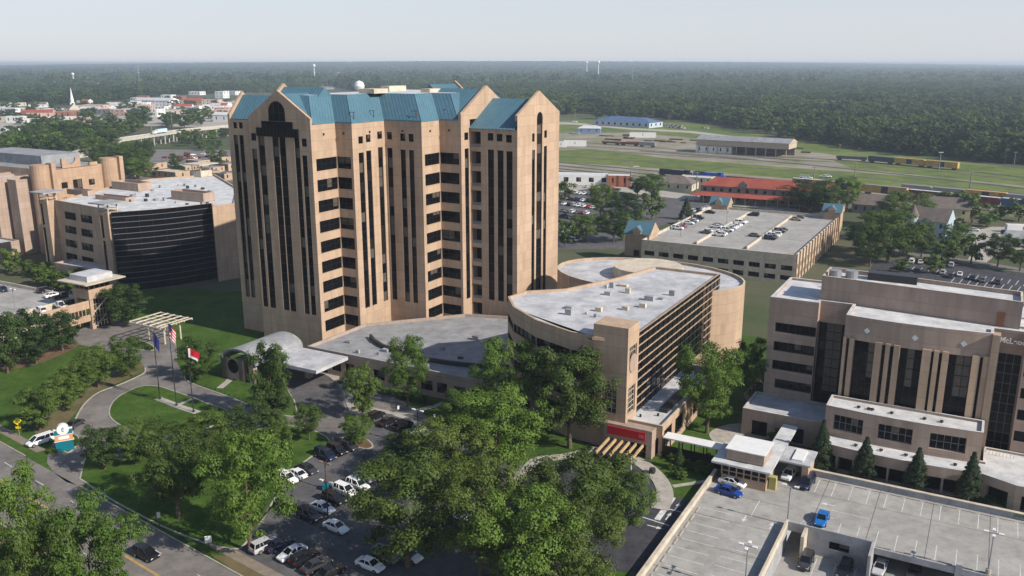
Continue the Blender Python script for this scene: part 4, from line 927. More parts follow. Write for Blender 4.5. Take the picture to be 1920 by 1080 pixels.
t = MB(); t.box(x0-2.2, x1+1.6, y0-1.8, y1+1, 4.1, 4.45); t.build('lower_roof', white_roof2, ep)
t = MB(); t.box(x0-.5, x1+.8, y0-.9, y1, DZ+.0, DZ+1.6); t.build('base_wall', brick, ep)
t = MB(); t.box(x0-.3, x1+.6, y0-.7, y1-.3, DZ+1.6, 4.1); t.build('glazing', glass2, ep)
t = MB()
for k_ in range(7):
    x = x0-.5+k_*(x1-x0+1.3)/6; t.bar((x, y0-.85, DZ+1.6), (x, y0-.85, 4.1), .2)
t.bar((x0-.5, y0-.85, 2.8), (x1+.8, y0-.85, 2.8), .15); split(t, 'glazing_post', brick, ep)
q2 = [pe(1432, 858, 4.3), pe(1515, 872, 4.3), pe(1533, 848, 4.3), pe(1474, 834, 4.3)]
t = MB(); ya, yb_ = (q2[0].y+q2[1].y)/2, (q2[2].y+q2[3].y)/2; t.box(x1+1.65, q2[2].x, ya, yb_, 4.0, 4.3); t.build('side_canopy', white_roof, ep)
xa = x1+3.6; t = MB(); t.box(xa, q2[2].x-1.5, ya+1, yb_-1, 4.305, 4.6); t.build('side_skylight', white, ep)
t = MB(); t.box(q2[2].x-1.5, q2[2].x-.4, ya+.6, yb_-.3, -.2, 4.0); t.build('side_wall', brick, ep)
t = MB(); t.box(x1+1.0, x1+2.2, y0+.4, y0+1.5, DZ, DZ+2.3); t.build('pay_kiosk', mat('kiosk_yellow', (.36, .33, .12), .6, .1), ep)
t = MB(); ca = pe(1452, 800, 4); t.box(x1-1.2, x1+1.6, y1+1.1, y1+15, 4.0, 4.28); t.build('north_canopy', white_roof2, ep)
for yy in (y1+4, y1+9, y1+14):
    t = MB(); t.bar((x1-.6, yy, 0), (x1-.6, yy, 3.99), .2); t.build('canopy_post', darksteel, ep)
# ================================================================== station garage with gabled stair huts
SG = P(1335, 390, 9); sg = thing('station_garage', 'cream multi storey garage with brick piers beside the red roofed station', 'garage', SG, 0, GR)
SW, SD = 54.5, -88
pw = [(1.2+5.4*i, 5.0+5.4*i, z, z+1.7) for i in range(16) for z in (1.0, 4.4)]
block(sg, [(0, SD), (SW, SD), (SW, 0), (0, 0)], 0, 10, cream, concrete, 1.0, {0: pw[:20], 1: pw}, 3, 1, names=('wall', 'deck'))
for i in range(17):
    t = MB(); y = SD+.6+5.4*i; t.box(SW+.003, SW+.5, y-.5, y+.5, 0, 10.3); t.build('brick_pier', brick3, sg)
for x in (18.5, 36.5):
    t = MB(); t.box(x-.25, x+.25, SD+6, -8, 9.01, 10.0); t.build('divider_wall', cream, sg)
t = MB()
for k_ in range(26):
    y = SD+10+k_*2.7
    for x in (3.2, 15, 22, 33, 40): t.box(x-2.4, x+2.4, y-.06, y+.06, 9.005, 9.012)
t.build('stall_line', line_w, sg)['kind'] = 'stuff'
def hut(label, at, w, d, h, z):
    r_ = thing('stair_hut', label, 'stair hut', at, z, GR, 'gabled stair huts of the station garage')
    b = MB(); ops, p_, e, n = facade(b, (-w/2, -d/2), (w/2, -d/2), 0, h, [(w*.38, w*.62, .05, 2.4)]); facade(b, (w/2, -d/2), (w/2, d/2), 0, h); facade(b, (w/2, d/2), (-w/2, d/2), 0, h); facade(b, (-w/2, d/2), (-w/2, -d/2), 0, h)
    for x in (-w/2, w/2): b.poly([(x, -d/2, h), (x, d/2, h), (x, 0, h+d*.42)] if x > 0 else [(x, d/2, h), (x, -d/2, h), (x, 0, h+d*.42)])
    b.build('wall', brick, r_)
    for o in ops: window(r_, p_, e, n, o, .35, 1, 1, name='door')
    t = MB(); hip(t, -w/2, w/2, -d/2, d/2, h+.02, h+d*.42+.3, .5, True); t.build('roof', [teal, brick], r_)
    g = MB(); y0 = -d/2; g.prism([(-1.5, y0-.5), (1.5, y0-.5), (1.5, y0+2.4), (-1.5, y0+2.4)], h-.2, h+1.0); g.build('dormer', brick, r_)
    g = MB(); A = [(-1.9, y0-.7, h+1.0), (1.9, y0-.7, h+1.0), (0, y0-.7, h+2.9)]; B = [(-1.9, 0, h+1.0), (1.9, 0, h+1.0), (0, 0, h+2.9)]
    g.quad(A[1], B[1], B[2], A[2]); g.quad(B[0], A[0], A[2], B[2]); g.poly(A, 1); g.build('dormer_roof', [teal, brick], r_)
hut('tan stair hut with teal gable at the corner beside the station lot trees', wor(SG, -3.5, SD+9), 9.5, 9, 8.5, 2.5)
hut('tan stair hut with teal gable standing before the red roofed station', wor(SG, 3.5, 1.5), 8, 7, 6.5, 4.5)
hut('tan stair hut with teal gable above the brick piers of the garage', wor(SG, SW-2.5, -2), 7, 7, 8, 4)
# ================================================================== station and other houses by the railway
def house(name, label, cat, at, rz, w, d, h, rh, wall, roofm, kind='gable', nw=4, floors=1, extra=None, gable_m=None, group=None, ww=1.0):
    r_ = thing(name, label, cat, at, 0, rz, group); b = MB(); J = []
    c = [(-w/2, -d/2), (w/2, -d/2), (w/2, d/2), (-w/2, d/2)]
    for i in range(4):
        L = w if i % 2 == 0 else d; n_ = nw if i % 2 == 0 else max(1, int(nw*d/w)); ops = []
        fh = h/floors
        for f_ in range(floors):
            for k in range(n_): s = L*(k+.5)/n_; ops.append((s-ww/2, s+ww/2, f_*fh+fh*.35, f_*fh+fh*.8))
        ops, p_, e, n = facade(b, c[i], c[(i+1) % 4], 0, h, ops if i in (0, 1, 3) else [], .15); J += [(p_, e, n, o) for o in ops]
    if kind == 'flat':
        ins = inset([Vector(q) for q in c], .3)
        for i in range(4): j = (i+1) % 4; b.quad((*c[i], h), (*c[j], h), (*ins[j], h), (*ins[i], h)); b.quad((*ins[j], h-.4), (*ins[i], h-.4), (*ins[i], h), (*ins[j], h))
        b.build('wall', wall, r_); t = MB(); t.poly([(*q, h-.4) for q in ins]); t.build('roof', roofm, r_)
    else:
        b.build('wall', wall, r_); t = MB(); hip(t, -w/2, w/2, -d/2, d/2, h+.01, h+rh, .5, kind == 'gable', 0, 1); t.build('roof', [roofm, gable_m or wall], r_)
    for p_, e, n, o in J: window(r_, p_, e, n, o, .15, 2, 1, fm=frame_m)
    return r_
c = P(1435, 388); st = house('railway_station', 'grey brick railway station with long red tiled hip roof and platform canopy', 'station', c+Vector((4, 12)), R(-27), 68, 13, 8.4, 4.2, greyblock, redroof, 'hip', 15, 2, ww=1.5)
t = MB(); x0, x1, y0 = -38, 38, -14
t.quad((x0, y0, 3.9), (x1, y0, 3.9), (x1-3, -6.52, 5.2), (x0+3, -6.52, 5.2)); t.quad((x0+3, -6.5, 5.1), (x1-3, -6.5, 5.1), (x1, y0, 3.8), (x0, y0, 3.8)); t.poly([(x0, y0, 3.9), (x0+3, -6.5, 5.2), (x0, 6, 3.9)]); t.build('platform_canopy', redroof, st)
for k_ in range(14): t = MB(); t.bar((-36+k_*5.5, -13, 0), (-36+k_*5.5, -13, 3.85), .3); t.build('canopy_post', cream, st)
t = MB(); t.box(-14, -9, -7.2, -6.55, 8.4, 10); t.poly([(-14, -7.2, 10), (-9, -7.2, 10), (-11.5, -7.2, 12)]); t.build('roof_dormer', greyblock, st)
house('white_warehouse', 'long low white warehouse with brick end bay beside the tracks', 'warehouse', P(1082, 348)+Vector((6, 8)), R(-10), 46, 14, 6.0, 1, white, white_roof2, 'flat', 6, 1, ww=3)
t_ = house('brick_shed', 'small red brick end building joined to the white warehouse', 'building', P(1163, 350)+Vector((0, 6)), R(-10), 14, 13, 6.6, 1, mat('red_brick', (.28, .10, .06), .9, .15, .5), white_roof2, 'flat', 2, 1)
house('brown_roofed_house', 'cream house with brown hip roof between station and car park', 'house', P(1272, 356)+Vector((0, 5)), R(-27), 22, 15, 4, 4, cream, brownroof, 'hip', 4)
house('flat_annex', 'low cream annex with white roof behind the brown hip roof house', 'building', P(1305, 347)+Vector((2, 7)), R(-27), 20, 10, 4.5, 1, cream, white_roof2, 'flat', 5)
house('grey_cottage', 'long grey cottage with pale roof in front of the yellow boxcar', 'house', P(1648, 402)+Vector((0, 6)), R(-27), 20, 12, 4.4, 4.6, greyblock, brownroof, 'gable', 5)
house('yellow_house', 'pale yellow house with brown gable roof among trees', 'house', P(1776, 418)+Vector((0, 5)), R(-25), 22, 13, 7, 4.5, mat('yellow_siding', (.52, .45, .25), .8, .08), brownroof, 'gable', 4, 2)
vh = house('blue_house', 'pale blue gabled house with round corner turret', 'house', P(1755, 450)+Vector((0, 4)), R(-40), 13, 11, 8, 5, mat('blue_siding', (.33, .40, .46), .8, .08), brownroof, 'gable', 3, 2)
t = MB(); t.tube([(-7, -5, 0), (-7, -5, 9.5)], 2.2, 12); t.build('turret', MATS['blue_siding'], vh); t = MB(); t.tube([(-7, -5, 9.4), (-7, -5, 14.5)], [2.6, .05], 12); t.build('turret_roof', brownroof, vh)
house('white_cottage', 'small white cottage behind the trees of the gravel lot', 'house', P(1908, 462), R(-20), 9, 8, 4, 2.5, white, grey_roof, 'gable', 2)
tr_ = house('white_trailer', 'white box trailer parked on the gravel lot edge', 'trailer', P(1915, 436), R(-10), 13, 3, 3.6, 1, white, white_roof2, 'flat', 1, ww=.4)
house('blue_roof_building', 'long low building with blue metal roof beyond the rail yard', 'building', P(1172, 238)+Vector((5, 14)), R(-40), 76, 30, 6, 5, mat('pale_blue_wall', (.40, .46, .50), .8, .08), blueroof, 'hip', 9, 1, ww=2.5)
sh = thing('train_shed', 'long tan open sided train shed in the rail yard', 'shed', P(1400, 290)+Vector((0, 5)), 0, R(-33))
t = MB(); t.box(-38, 38, -11, 11, 6.5, 11); t.build('upper_wall', mat('tan_siding', (.42, .34, .26), .8, .1), sh); t = MB(); hip(t, -38, 38, -11, 11, 11.01, 14, .6, True, 0, 1); t.build('roof', [grey_roof, MATS['tan_siding']], sh)
for k_ in range(10):
    t = MB(); t.bar((-36+k_*8, -10.6, 0), (-36+k_*8, -10.6, 6.5), .6); t.build('post', MATS['tan_siding'], sh)
t = MB(); t.box(-37, 37, 10, 10.5, 0, 6.5); t.build('back_wall', greyblock, sh)
house('white_yard_office', 'long white yard office in front of the tan train shed', 'office', P(1340, 287), R(-30), 30, 8, 6, 1, white, white_roof2, 'flat', 5)
house('blue_tent_store', 'small blue curved roof store in the rail yard', 'store', P(1105, 249), R(-10), 24, 12, 5, 3, mat('store_blue', (.15, .22, .36), .7, .1), white_roof2, 'hip', 3)
for u, v, L in ((1078, 274, 20), (1052, 276, 9), (1205, 258, 26)):
    house('white_trailer', 'white freight trailer standing on the yard gravel', 'trailer', P(u, v), R(-8), L, 3.2, 5.0, 1, white, white_roof2, 'flat', 1, ww=.5, group='white trailers in the rail yard')
# --- trains
def wagon(name, label, p, ang, L, h, m, roofm=None, door=None, tanks=False, loco=False, group=None):
    r_ = thing(name, label, 'railcar', p, .32, ang, group); t = MB(); w = 1.55
    if loco:
        t.box(-L/2, L/2, -w, w, 1.0, 1.6); t.box(-L/2+.6, L/2-5, -1.1, 1.1, 1.6, 4.2); t.box(L/2-4.8, L/2-1.8, -w, w, 1.6, 4.7); t.box(L/2-1.8, L/2-.2, -1.2, 1.2, 1.6, 3.2); t.build('body', m, r_)
        t = MB(); t.box(-L/2+2, -L/2+8, -w-.02, w+.02, 3.3, 4.45); t.build('radiator', darksteel, r_); t = MB(); t.box(L/2-1.79, L/2-1.75, -1.2, 1.2, 3.5, 4.4); t.box(L/2-4, L/2-2.4, -w-.02, -w, 3.5, 4.3); split(t, 'cab_window', glass, r_)
    else:
        t.box(-L/2, L/2, -w, w, 1.1, h); t.build('body', m, r_); t = MB(); t.box(-L/2-.05, L/2+.05, -w-.05, w+.05, h, h+.14); t.build('roof', roofm or m, r_)
        if door: t = MB(); t.box(-1.9, 1.9, -w-.08, -w-.01, 1.3, h-.3); t.build('door', door, r_)
        t = MB()
        for k in range(int(L/1.6)): x = -L/2+.8+k*1.6; t.box(x-.06, x+.06, -w-.06, -w, 1.1, h)
        t.build('side_rib', m, r_)
    for x in (-L/2+2.4, L/2-2.4):
        t = MB(); t.box(x-1.4, x+1.4, -1.2, 1.2, .3, .95)
        for dx in (-.8, .8): t.tube([(x+dx, -.85, .45), (x+dx, .85, .45)], .45, 10)
        t.build('bogie', darksteel, r_)
    return r_
wood = mat('boxcar_yellow', (.45, .29, .09), .7, .2, .4); navy = mat('loco_navy', (.015, .02, .05), .5, .1); lblue = mat('loco_blue', (.03, .12, .42), .5, .1); maroon = mat('boxcar_maroon', (.16, .035, .03), .7, .2, .4); bblue = mat('boxcar_blue', (.03, .09, .26), .6, .15, .4); olive_g = mat('hopper_grey', (.12, .12, .125), .8, .2, .4); bdoor = mat('boxcar_door', (.03, .035, .06), .6, .1); tanm = mat('flatcar_brown', (.16, .09, .06), .8, .2)
def rail_at(line, u):
    w = [P(*q) for q in line]
    for a_, b2 in zip(line, line[1:]):
        if a_[0] <= u <= b2[0]: f_ = (u-a_[0])/(b2[0]-a_[0]); pa, pb = P(*a_), P(*b2); v = a_[1]+f_*(b2[1]-a_[1]); d = pb-pa; return P(u, v), math.atan2(d.y, d.x)
L1 = [(1000, 306), (1240, 329), (1530, 354), (1990, 402)]; L2 = [(1000, 312), (1240, 335), (1530, 361), (1990, 411)]; L3 = [(1000, 300), (1240, 322), (1600, 352), (1990, 390)]; L4 = [(1400, 292), (1600, 302), (1800, 320), (1990, 341)]
def lineup(line, u0, cars):
    p, ang = rail_at(line, u0); d0 = None
    for (name, label, L, h, m, kw) in cars:
        d = Vector((math.cos(ang), math.sin(ang))); c_ = p+d*L/2; wagon(name, label, c_, ang, L, h, m, **kw); p = p+d*(L+1.2)
        uu = PROJ(p.x, p.y)[0]
        try: p2, ang = rail_at(line, min(uu, 1985))
        except TypeError: break
        if uu < 1985: p = p2
lineup(L1, 1236, [('locomotive', 'dark navy diesel locomotive at the head of the train', 24, 4, navy, dict(loco=True)), ('locomotive', 'bright blue diesel locomotive coupled behind the navy one', 22, 4, lblue, dict(loco=True)),
 ('flat_wagon', 'low rust coloured wagon behind the blue locomotive', 20, 3.0, tanm, {}), ('flat_wagon', 'low rust coloured wagon hidden behind the station roof', 20, 3.0, tanm, {}), ('boxcar', 'yellow boxcar whose roof shows above the station ridge', 20, 5, wood, dict(door=bdoor, roofm=white_roof2)), ('boxcar', 'yellow boxcar with dark door behind the leafy tree by station', 20, 5, wood, dict(door=bdoor, roofm=steel)), ('boxcar', 'yellow boxcar with dark door behind the grey cottage', 24, 5.2, wood, dict(door=bdoor, roofm=steel)),
 ('boxcar', 'maroon boxcar with pale roof coupled after the yellow boxcar', 22, 4.8, maroon, dict(roofm=white_roof2)), ('boxcar', 'maroon boxcar with pale roof coupled before the blue boxcars', 22, 4.8, maroon, dict(roofm=white_roof2)), ('boxcar', 'long blue boxcar with white roof, first after the maroon boxcars', 22, 5, bblue, dict(roofm=white_roof2)), ('boxcar', 'long blue boxcar with white roof, last of the train', 22, 5, bblue, dict(roofm=white_roof2))])
lineup(L4, 1568, [('flat_wagon', 'low grey wagon at the end of the yellow boxcar train', 22, 3.2, olive_g, {}), ('hopper_wagon', 'dark blue grey hopper wagon beside two yellow boxcars', 19, 4.6, mat('hopper_slate', (.06, .07, .09), .7, .2), {}), ('boxcar', 'yellow boxcar with dark door coupled to the slate hopper', 22, 5, wood, dict(door=bdoor)), ('boxcar', 'yellow boxcar with dark door standing alone at the train end', 22, 5, wood, dict(door=bdoor))])
lineup(L3, 1690, [('hopper_wagon', 'grey covered hopper wagon coupled to the empty end of its train', 16, 4.5, steel, {}), ('hopper_wagon', 'grey covered hopper wagon on the track behind the maroon boxcars', 16, 4.5, steel, {}), ('boxcar', 'faded tan boxcar on the middle track behind blue boxcars', 20, 4.8, wood, dict(door=bdoor))])
L6 = [(1000, 262), (1200, 275), (1500, 302)]; L7 = [(1000, 268), (1200, 281), (1420, 299)]
lineup(L6, 1130, [('flat_wagon', 'low rust coloured wagon among the tie stacks', 18, 2.6, tanm, {}), ('flat_wagon', 'low dark red wagon among the tie stacks', 18, 2.8, maroon, {}), ('hopper_wagon', 'grey hopper wagon left of the tan shed', 16, 4.0, steel, {})])
lineup(L7, 1062, [('flat_wagon', 'short red wagon standing on the yard gravel', 14, 3.2, mat('wagon_red', (.30, .03, .03), .6, .1), {})])
lineup(L3, 1800, [('flat_wagon', 'low rust wagon beyond the blue boxcars', 18, 3.0, tanm, {}), ('hopper_wagon', 'pale hopper wagon beyond the blue boxcars', 16, 4.4, steel, {}), ('boxcar', 'brown boxcar beyond the blue boxcars', 18, 4.6, tanm, {})])
rr = random.Random(12)
for i in range(34):
    u = rr.uniform(1130, 1520); v = 252+max(0, (u-1150))*.085+rr.uniform(-3, 8) if u > 1200 else rr.uniform(250, 270); pp = P(u, v); t = MB(); a_ = rr.uniform(2, 7); b2 = rr.uniform(.5, 1.3)
    t.prism([(-a_, -b2), (a_, -b2*.7), (a_*.9, b2), (-a_*.8, b2)], 0, rr.uniform(.6, 1.6)); o = t.build('tie_stack', rust, None, 'low stack of rusty ties and rail lying in the yard', 'stack', 'stacks of ties in the rail yard'); o.location = (pp.x, pp.y, .1); o.rotation_euler[2] = R(rr.uniform(-45, -15))
# --- overpass with lorry
ovm = mat('overpass_concrete', (.40, .38, .33), .85, .15, .2)
ov = [P(215, 263, 9), P(300, 251, 9), P(360, 243, 9), P(440, 236, 9), P(520, 230, 9)]
op = thing('overpass', 'long concrete road overpass on round columns beyond the pavilion', 'bridge', ov[0])
lp = smooth([q-ov[0] for q in ov], 4, False); pre = [Vector((-60, -22)), Vector((-30, -12))]
t = MB(); ribbon(t, lp, -6, 6, 9, 0, 7.8); a_, b2 = strip(lp, -6, 6)
for i in range(len(lp)-1): t.quad((*b2[i], 7.8), (*b2[i+1], 7.8), (*a_[i+1], 7.8), (*a_[i], 7.8))
t.build('deck', ovm, op)
for off in (-6, 5.7): t = MB(); ribbon(t, lp, off, off+.3, 10, 0, 9.002); t.build('parapet', ovm, op)
for i in range(2, len(lp)-1):
    d = (lp[i+1]-lp[i-1]).normalized(); nn = Vector((-d.y, d.x))
    for o_ in (-4.5, 0, 4.5): q = lp[i]+nn*o_; t = MB(); t.tube([(q.x, q.y, 0), (q.x, q.y, 7.8)], .6, 10); t.build('column', ovm, op)
t = MB(); d = (lp[1]-lp[0]).normalized(); pp = [lp[0]-d*90, lp[0]-d*.1]
A_, B_ = strip(pp, -6, 6); t.quad((*A_[0], .1), (*A_[1], 9), (*B_[1], 9), (*B_[0], .1)); t.quad((*A_[0], 0), (*A_[1], 0), (*A_[1], 9), (*A_[0], .1)); t.quad((*B_[1], 0), (*B_[0], 0), (*B_[0], .1), (*B_[1], 9)); t.build('approach_ramp', ovm, op)
q = P(300, 250.5, 9); d = (ov[2]-ov[1]).normalized(); lo_ = thing('lorry', 'white lorry with pale blue box trailer crossing the overpass', 'lorry', q, 9.0, math.atan2(d.y, d.x))
t = MB(); t.box(-5, 10, -1.3, 1.3, 1.2, 4.2); t.build('trailer', mat('trailer_blue', (.45, .58, .64), .6, .1), lo_); t = MB(); t.box(-9.4, -5.8, -1.25, 1.25, .7, 3.2); t.box(-10.6, -9.4, -1.2, 1.2, .7, 2.0); t.build('cab', white, lo_)
for x in (-9.6, -6.4, 6.8, 8.4):
    for y in (-1.15, 1.15): t = MB(); t.tube([(x, y-.15, .5), (x, y+.15, .5)], .5, 10); t.build('wheel', rubber, lo_)
# --- town on the left
rr = random.Random(21)
tb = [(20, 214, 44, 22, 9, 'white'), (52, 213, 26, 20, 7, 'tan'), (10, 228, 40, 18, 7, 'tan'), (60, 221, 26, 16, 6, 'redroof'), (100, 213, 26, 18, 7, 'white'), (112, 220, 38, 18, 8, 'brick'), (135, 226, 55, 12, 5, 'white'), (180, 209, 40, 22, 10, 'pink'), (198, 215, 30, 18, 8, 'grey'), (228, 217, 24, 16, 9, 'pink'), (268, 218, 38, 20, 9, 'grey'), (292, 218, 18, 20, 10, 'white'), (250, 201, 46, 22, 8, 'white'), (295, 200, 76, 24, 11, 'white2'), (335, 216, 80, 26, 8, 'tan'), (370, 178, 30, 22, 8, 'white'), (417, 184, 20, 22, 14, 'white'), (435, 178, 40, 24, 9, 'white'), (60, 232, 30, 16, 6, 'white'), (8, 252, 26, 16, 6, 'white'), (160, 228, 24, 14, 5, 'pink'), (420, 222, 20, 16, 12, 'pink'), (262, 190, 28, 20, 7, 'white'), (316, 184, 24, 18, 7, 'white'), (398, 196, 30, 20, 9, 'tan')]
wallm = {'white': white, 'white2': white, 'tan': cream, 'brick': mat('town_brick', (.25, .12, .085), .9, .15, .3), 'pink': mat('pink_stucco', (.48, .33, .27), .85, .1, .3), 'grey': mat('slate_wall', (.16, .165, .19), .85, .1, .3), 'redroof': mat('town_cream', (.5, .45, .38), .85, .1, .3)}
desc = {'white': 'white walled flat roofed town building', 'white2': 'large white hall with pale metal roof', 'tan': 'tan flat roofed town building', 'brick': 'dark brick flat roofed town building', 'pink': 'pink stucco town building', 'grey': 'slate grey town building', 'redroof': 'cream town building with red roof'}
for u, v, w, d, h, k_ in tb:
    house('town_building', desc[k_]+' beyond the overpass', 'building', P(u, v), R(rr.uniform(-25, 10)), w, d, h, 4, wallm[k_], redroof if k_ == 'redroof' else white_roof2 if k_ in ('white', 'white2', 'pink') else grey_roof, 'gable' if k_ in ('redroof', 'white2') else 'flat', max(2, w//7), 2 if h > 8 else 1, group='buildings of the town beyond the overpass', ww=1.6)
for i in range(46):
    u, v = rr.uniform(-20, 430), rr.uniform(186, 232)
    if v > 216 and 150 < u < 420: v -= 22
    w = rr.uniform(14, 34); d = rr.uniform(10, 18); h = rr.uniform(4.5, 8.5); k_ = rr.choice(['white', 'tan', 'pink', 'brick', 'grey', 'white']); gb = rr.random() < .4; rm_ = rr.choice([white_roof2, grey_roof, brownroof, redroof, white_roof]) if gb else rr.choice([white_roof2, white_roof, grey_roof])
    house('town_building', 'small %s walled town building with %s roof among street trees' % ({'white': 'white', 'tan': 'tan', 'pink': 'pink', 'brick': 'brick', 'grey': 'grey'}[k_], 'pitched' if gb else 'flat'), 'building', P(u, v), R(rr.uniform(-25, 15)), w, d, h, 3.5, wallm[k_], rm_, 'gable' if gb else 'flat', 3, group='small buildings of the town', ww=1.6)
ch = house('church', 'grey roofed church with tall white steeple in the town', 'church', P(140, 216), R(-60), 34, 14, 9, 8, cream, grey_roof, 'gable', 5)
t = MB(); t.box(-20, -14, -3, 3, 0, 17); t.build('tower', white, ch); t = MB(); t.tube([(-17, 0, 17), (-17, 0, 23)], 2.4, 8); t.tube([(-17, 0, 23), (-17, 0, 38)], [2.0, .1], 8); t.build('steeple', white, ch)
for u, v, L in ((840, 143, 110), (1030, 108, 0), (700, 140, 60), (640, 131, 60), (655, 139, 40), (735, 141, 50)):
    if L: house('distant_hall', 'pale flat roofed hall standing in the distant woods', 'hall', P(u, max(v, 138))*(.86), R(-5), L, 30, 15, 3, cream, white_roof2, 'flat', 6, group='pale halls in the distant woods', ww=4)
rr = random.Random(91)
for i in range(34):
    u = rr.choice([rr.uniform(20, 430), rr.uniform(560, 780), rr.uniform(700, 1000), rr.uniform(60, 420)]); v = rr.uniform(134, 180) if u < 440 else rr.uniform(128, 150); p = P(u, v); sc = depth(p)/FPX
    house('distant_building', rr.choice(['tiny white roofed building among the far woods', 'tiny tan flat roofed building among the far woods']) , 'building', p, R(rr.uniform(-30, 20)), max(14, rr.uniform(8, 20)*sc), max(10, 6*sc), 13+5*sc*.6, 4, rr.choice([white, cream]), white_roof2, 'flat', 2, group='tiny buildings among the far woods', ww=2)
# --- low tan houses behind the pavilion
rr = random.Random(5)
for i, (u, v) in enumerate([(265, 322), (285, 315), (300, 330), (345, 322), (372, 312), (396, 322), (412, 306), (428, 318), (382, 332), (325, 334), (240, 330), (420, 336)]):
    house('tan_clinic', 'low tan clinic building behind the glass pavilion', 'clinic', P(u, v), R(rr.uniform(-35, -20)), rr.uniform(13, 20), rr.uniform(9, 12), rr.uniform(3.5, 5), 2, brick, grey_roof if i % 3 else cream, 'flat', 3, group='low tan clinics behind the pavilion')
# ================================================================== trees
def leafquad(mb, c, n, s, rnd):
    a = n.cross(Vector((rnd.uniform(-1, 1), rnd.uniform(-1, 1), rnd.uniform(-1, 1)))).normalized(); b2 = n.cross(a)
    p = [c+a*s*rnd.uniform(.7, 1.2), c+b2*s*rnd.uniform(.5, .9), c-a*s*rnd.uniform(.7, 1.2), c-b2*s*rnd.uniform(.5, .9)]
    k = len(mb.v); mb.v += [tuple(q) for q in p]; mb.f.append((k, k+1, k+2, k+3)); mb.m.append(0)
def unit(rnd):
    while True:
        v = Vector((rnd.uniform(-1, 1), rnd.uniform(-1, 1), rnd.uniform(-1, 1)))
        if .05 < v.length < 1: return v.normalized()
def crown(seed, z0=.15, clumps=200, per=105, ls=.0108, cr=(.055, .105), shape='round', m=None, lobes=15):
    rnd = random.Random(seed); mb = MB(); zc = (z0+1)/2; rz = (1-z0)/2; LB = []
    if shape == 'round':
        LB.append((Vector((0, 0, zc)), .26))
        for k in range(lobes):
            t = (k+.5)/lobes; a = k*2.4+rnd.uniform(-.5, .5); zz = z0+.12+(.86-z0)*t; env = math.sin(math.pi*min(1, max(.06, (1-(zz-z0)/(1.04-z0))**.8)))**.6
            rl = rnd.uniform(.12, .2)*(1 if t < .8 else .8); R0 = max(0, .5*env-rl*.75)*rnd.uniform(.7, 1.12); LB.append((Vector((R0*math.cos(a), R0*math.sin(a), min(zz, 1-rl*.7))), rl))
        LB.append((Vector((rnd.uniform(-.08, .08), rnd.uniform(-.08, .08), .86)), .15))
    for k in range(clumps):
        if shape == 'round':
            lc_, rl = LB[k % len(LB)]; d = unit(rnd); d.z = d.z*.85+.15; rad = rnd.uniform(*cr); c = lc_+Vector((d.x, d.y, d.z*.9))*rl*(rnd.random()**.25)
        else:
            t = rnd.random()**.75; a = rnd.uniform(0, 6.283); rr_ = (1-t)**.8*.5*rnd.uniform(.75, 1.0); rad = rnd.uniform(*cr)*(1.15-.7*t); rr_ = max(0, rr_-rad*.5)
            c = Vector((rr_*math.cos(a), rr_*math.sin(a), z0+(1-z0)*t*.97)); d = Vector((math.cos(a), math.sin(a), .25)).normalized()
        for q in range(per):
            o = unit(rnd); o.z = abs(o.z)*.9-.15 if rnd.random() < .75 else o.z
            pz = .8 if shape == 'round' else .55
            p = c+Vector((o.x, o.y, o.z*pz))*rad*(rnd.random()**.33)*1.05
            n = (o*1.0+d*.55+Vector((0, 0, .35))+unit(rnd)*.6).normalized(); leafquad(mb, p, n, ls*rnd.uniform(.6, 1.4), rnd)
    return mb.mesh('crown', m or LEAF['green'])
def trunk(seed, z0=.18, r=.022):
    rnd = random.Random(seed); mb = MB(); mb.tube([(0, 0, 0), (.004, 0, z0*.6), (.01, .005, z0*1.15), (.0, .01, .62)], [r*1.35, r, r*.85, r*.25], 8)
    for k in range(7):
        a = k*.9+rnd.uniform(-.3, .3); z = z0*rnd.uniform(.95, 1.5); e = rnd.uniform(.22, .36); mb.tube([(.008, .004, z), (e*.5*math.cos(a), e*.5*math.sin(a), z+.14), (e*math.cos(a), e*math.sin(a), z+rnd.uniform(.22, .36))], [r*.55, r*.38, r*.12], 6)
    return mb.mesh('trunk', bark)
BIG = [crown(100+i) for i in range(6)]; BIGT = [trunk(i) for i in range(3)]
LOW = [crown(200+i, .06, 160, 85, .0145, (.06, .115)) for i in range(3)]; LOWT = [trunk(40, .12)]
CON = [crown(300+i, .03, 190, 70, .017, (.08, .13), 'cone') for i in range(3)]
MID = [crown(400+i, .10, 72, 30, .036, (.08, .14), lobes=9) for i in range(6)]; MIDT = [trunk(60, .2, .03)]
rt = random.Random(77)
def tree(label, at, w, h, col='green', kind='big', name='leafy_tree', group=None, z=0):
    cs, ts = {'big': (BIG, BIGT), 'low': (LOW, LOWT), 'cone': (CON, LOWT), 'mid': (MID, MIDT)}[kind]
    r_ = thing(name, label, 'tree', at, z, rt.uniform(0, 6.28), group, (w, w, h)); inst(rt.choice(ts), 'trunk', r_); inst(rt.choice(cs), 'crown', r_, m=LEAF[col]); return r_
def ptree(label, u, vb, wpx, vt, col='green', kind='big', name='leafy_tree', group=None, dy=0):
    p = P(u, vb); w = wpx*depth(p)/FPX*1.0; h = max(2, HV(vt, p.y)); return tree(label, p, w, h, col, kind, name, group)
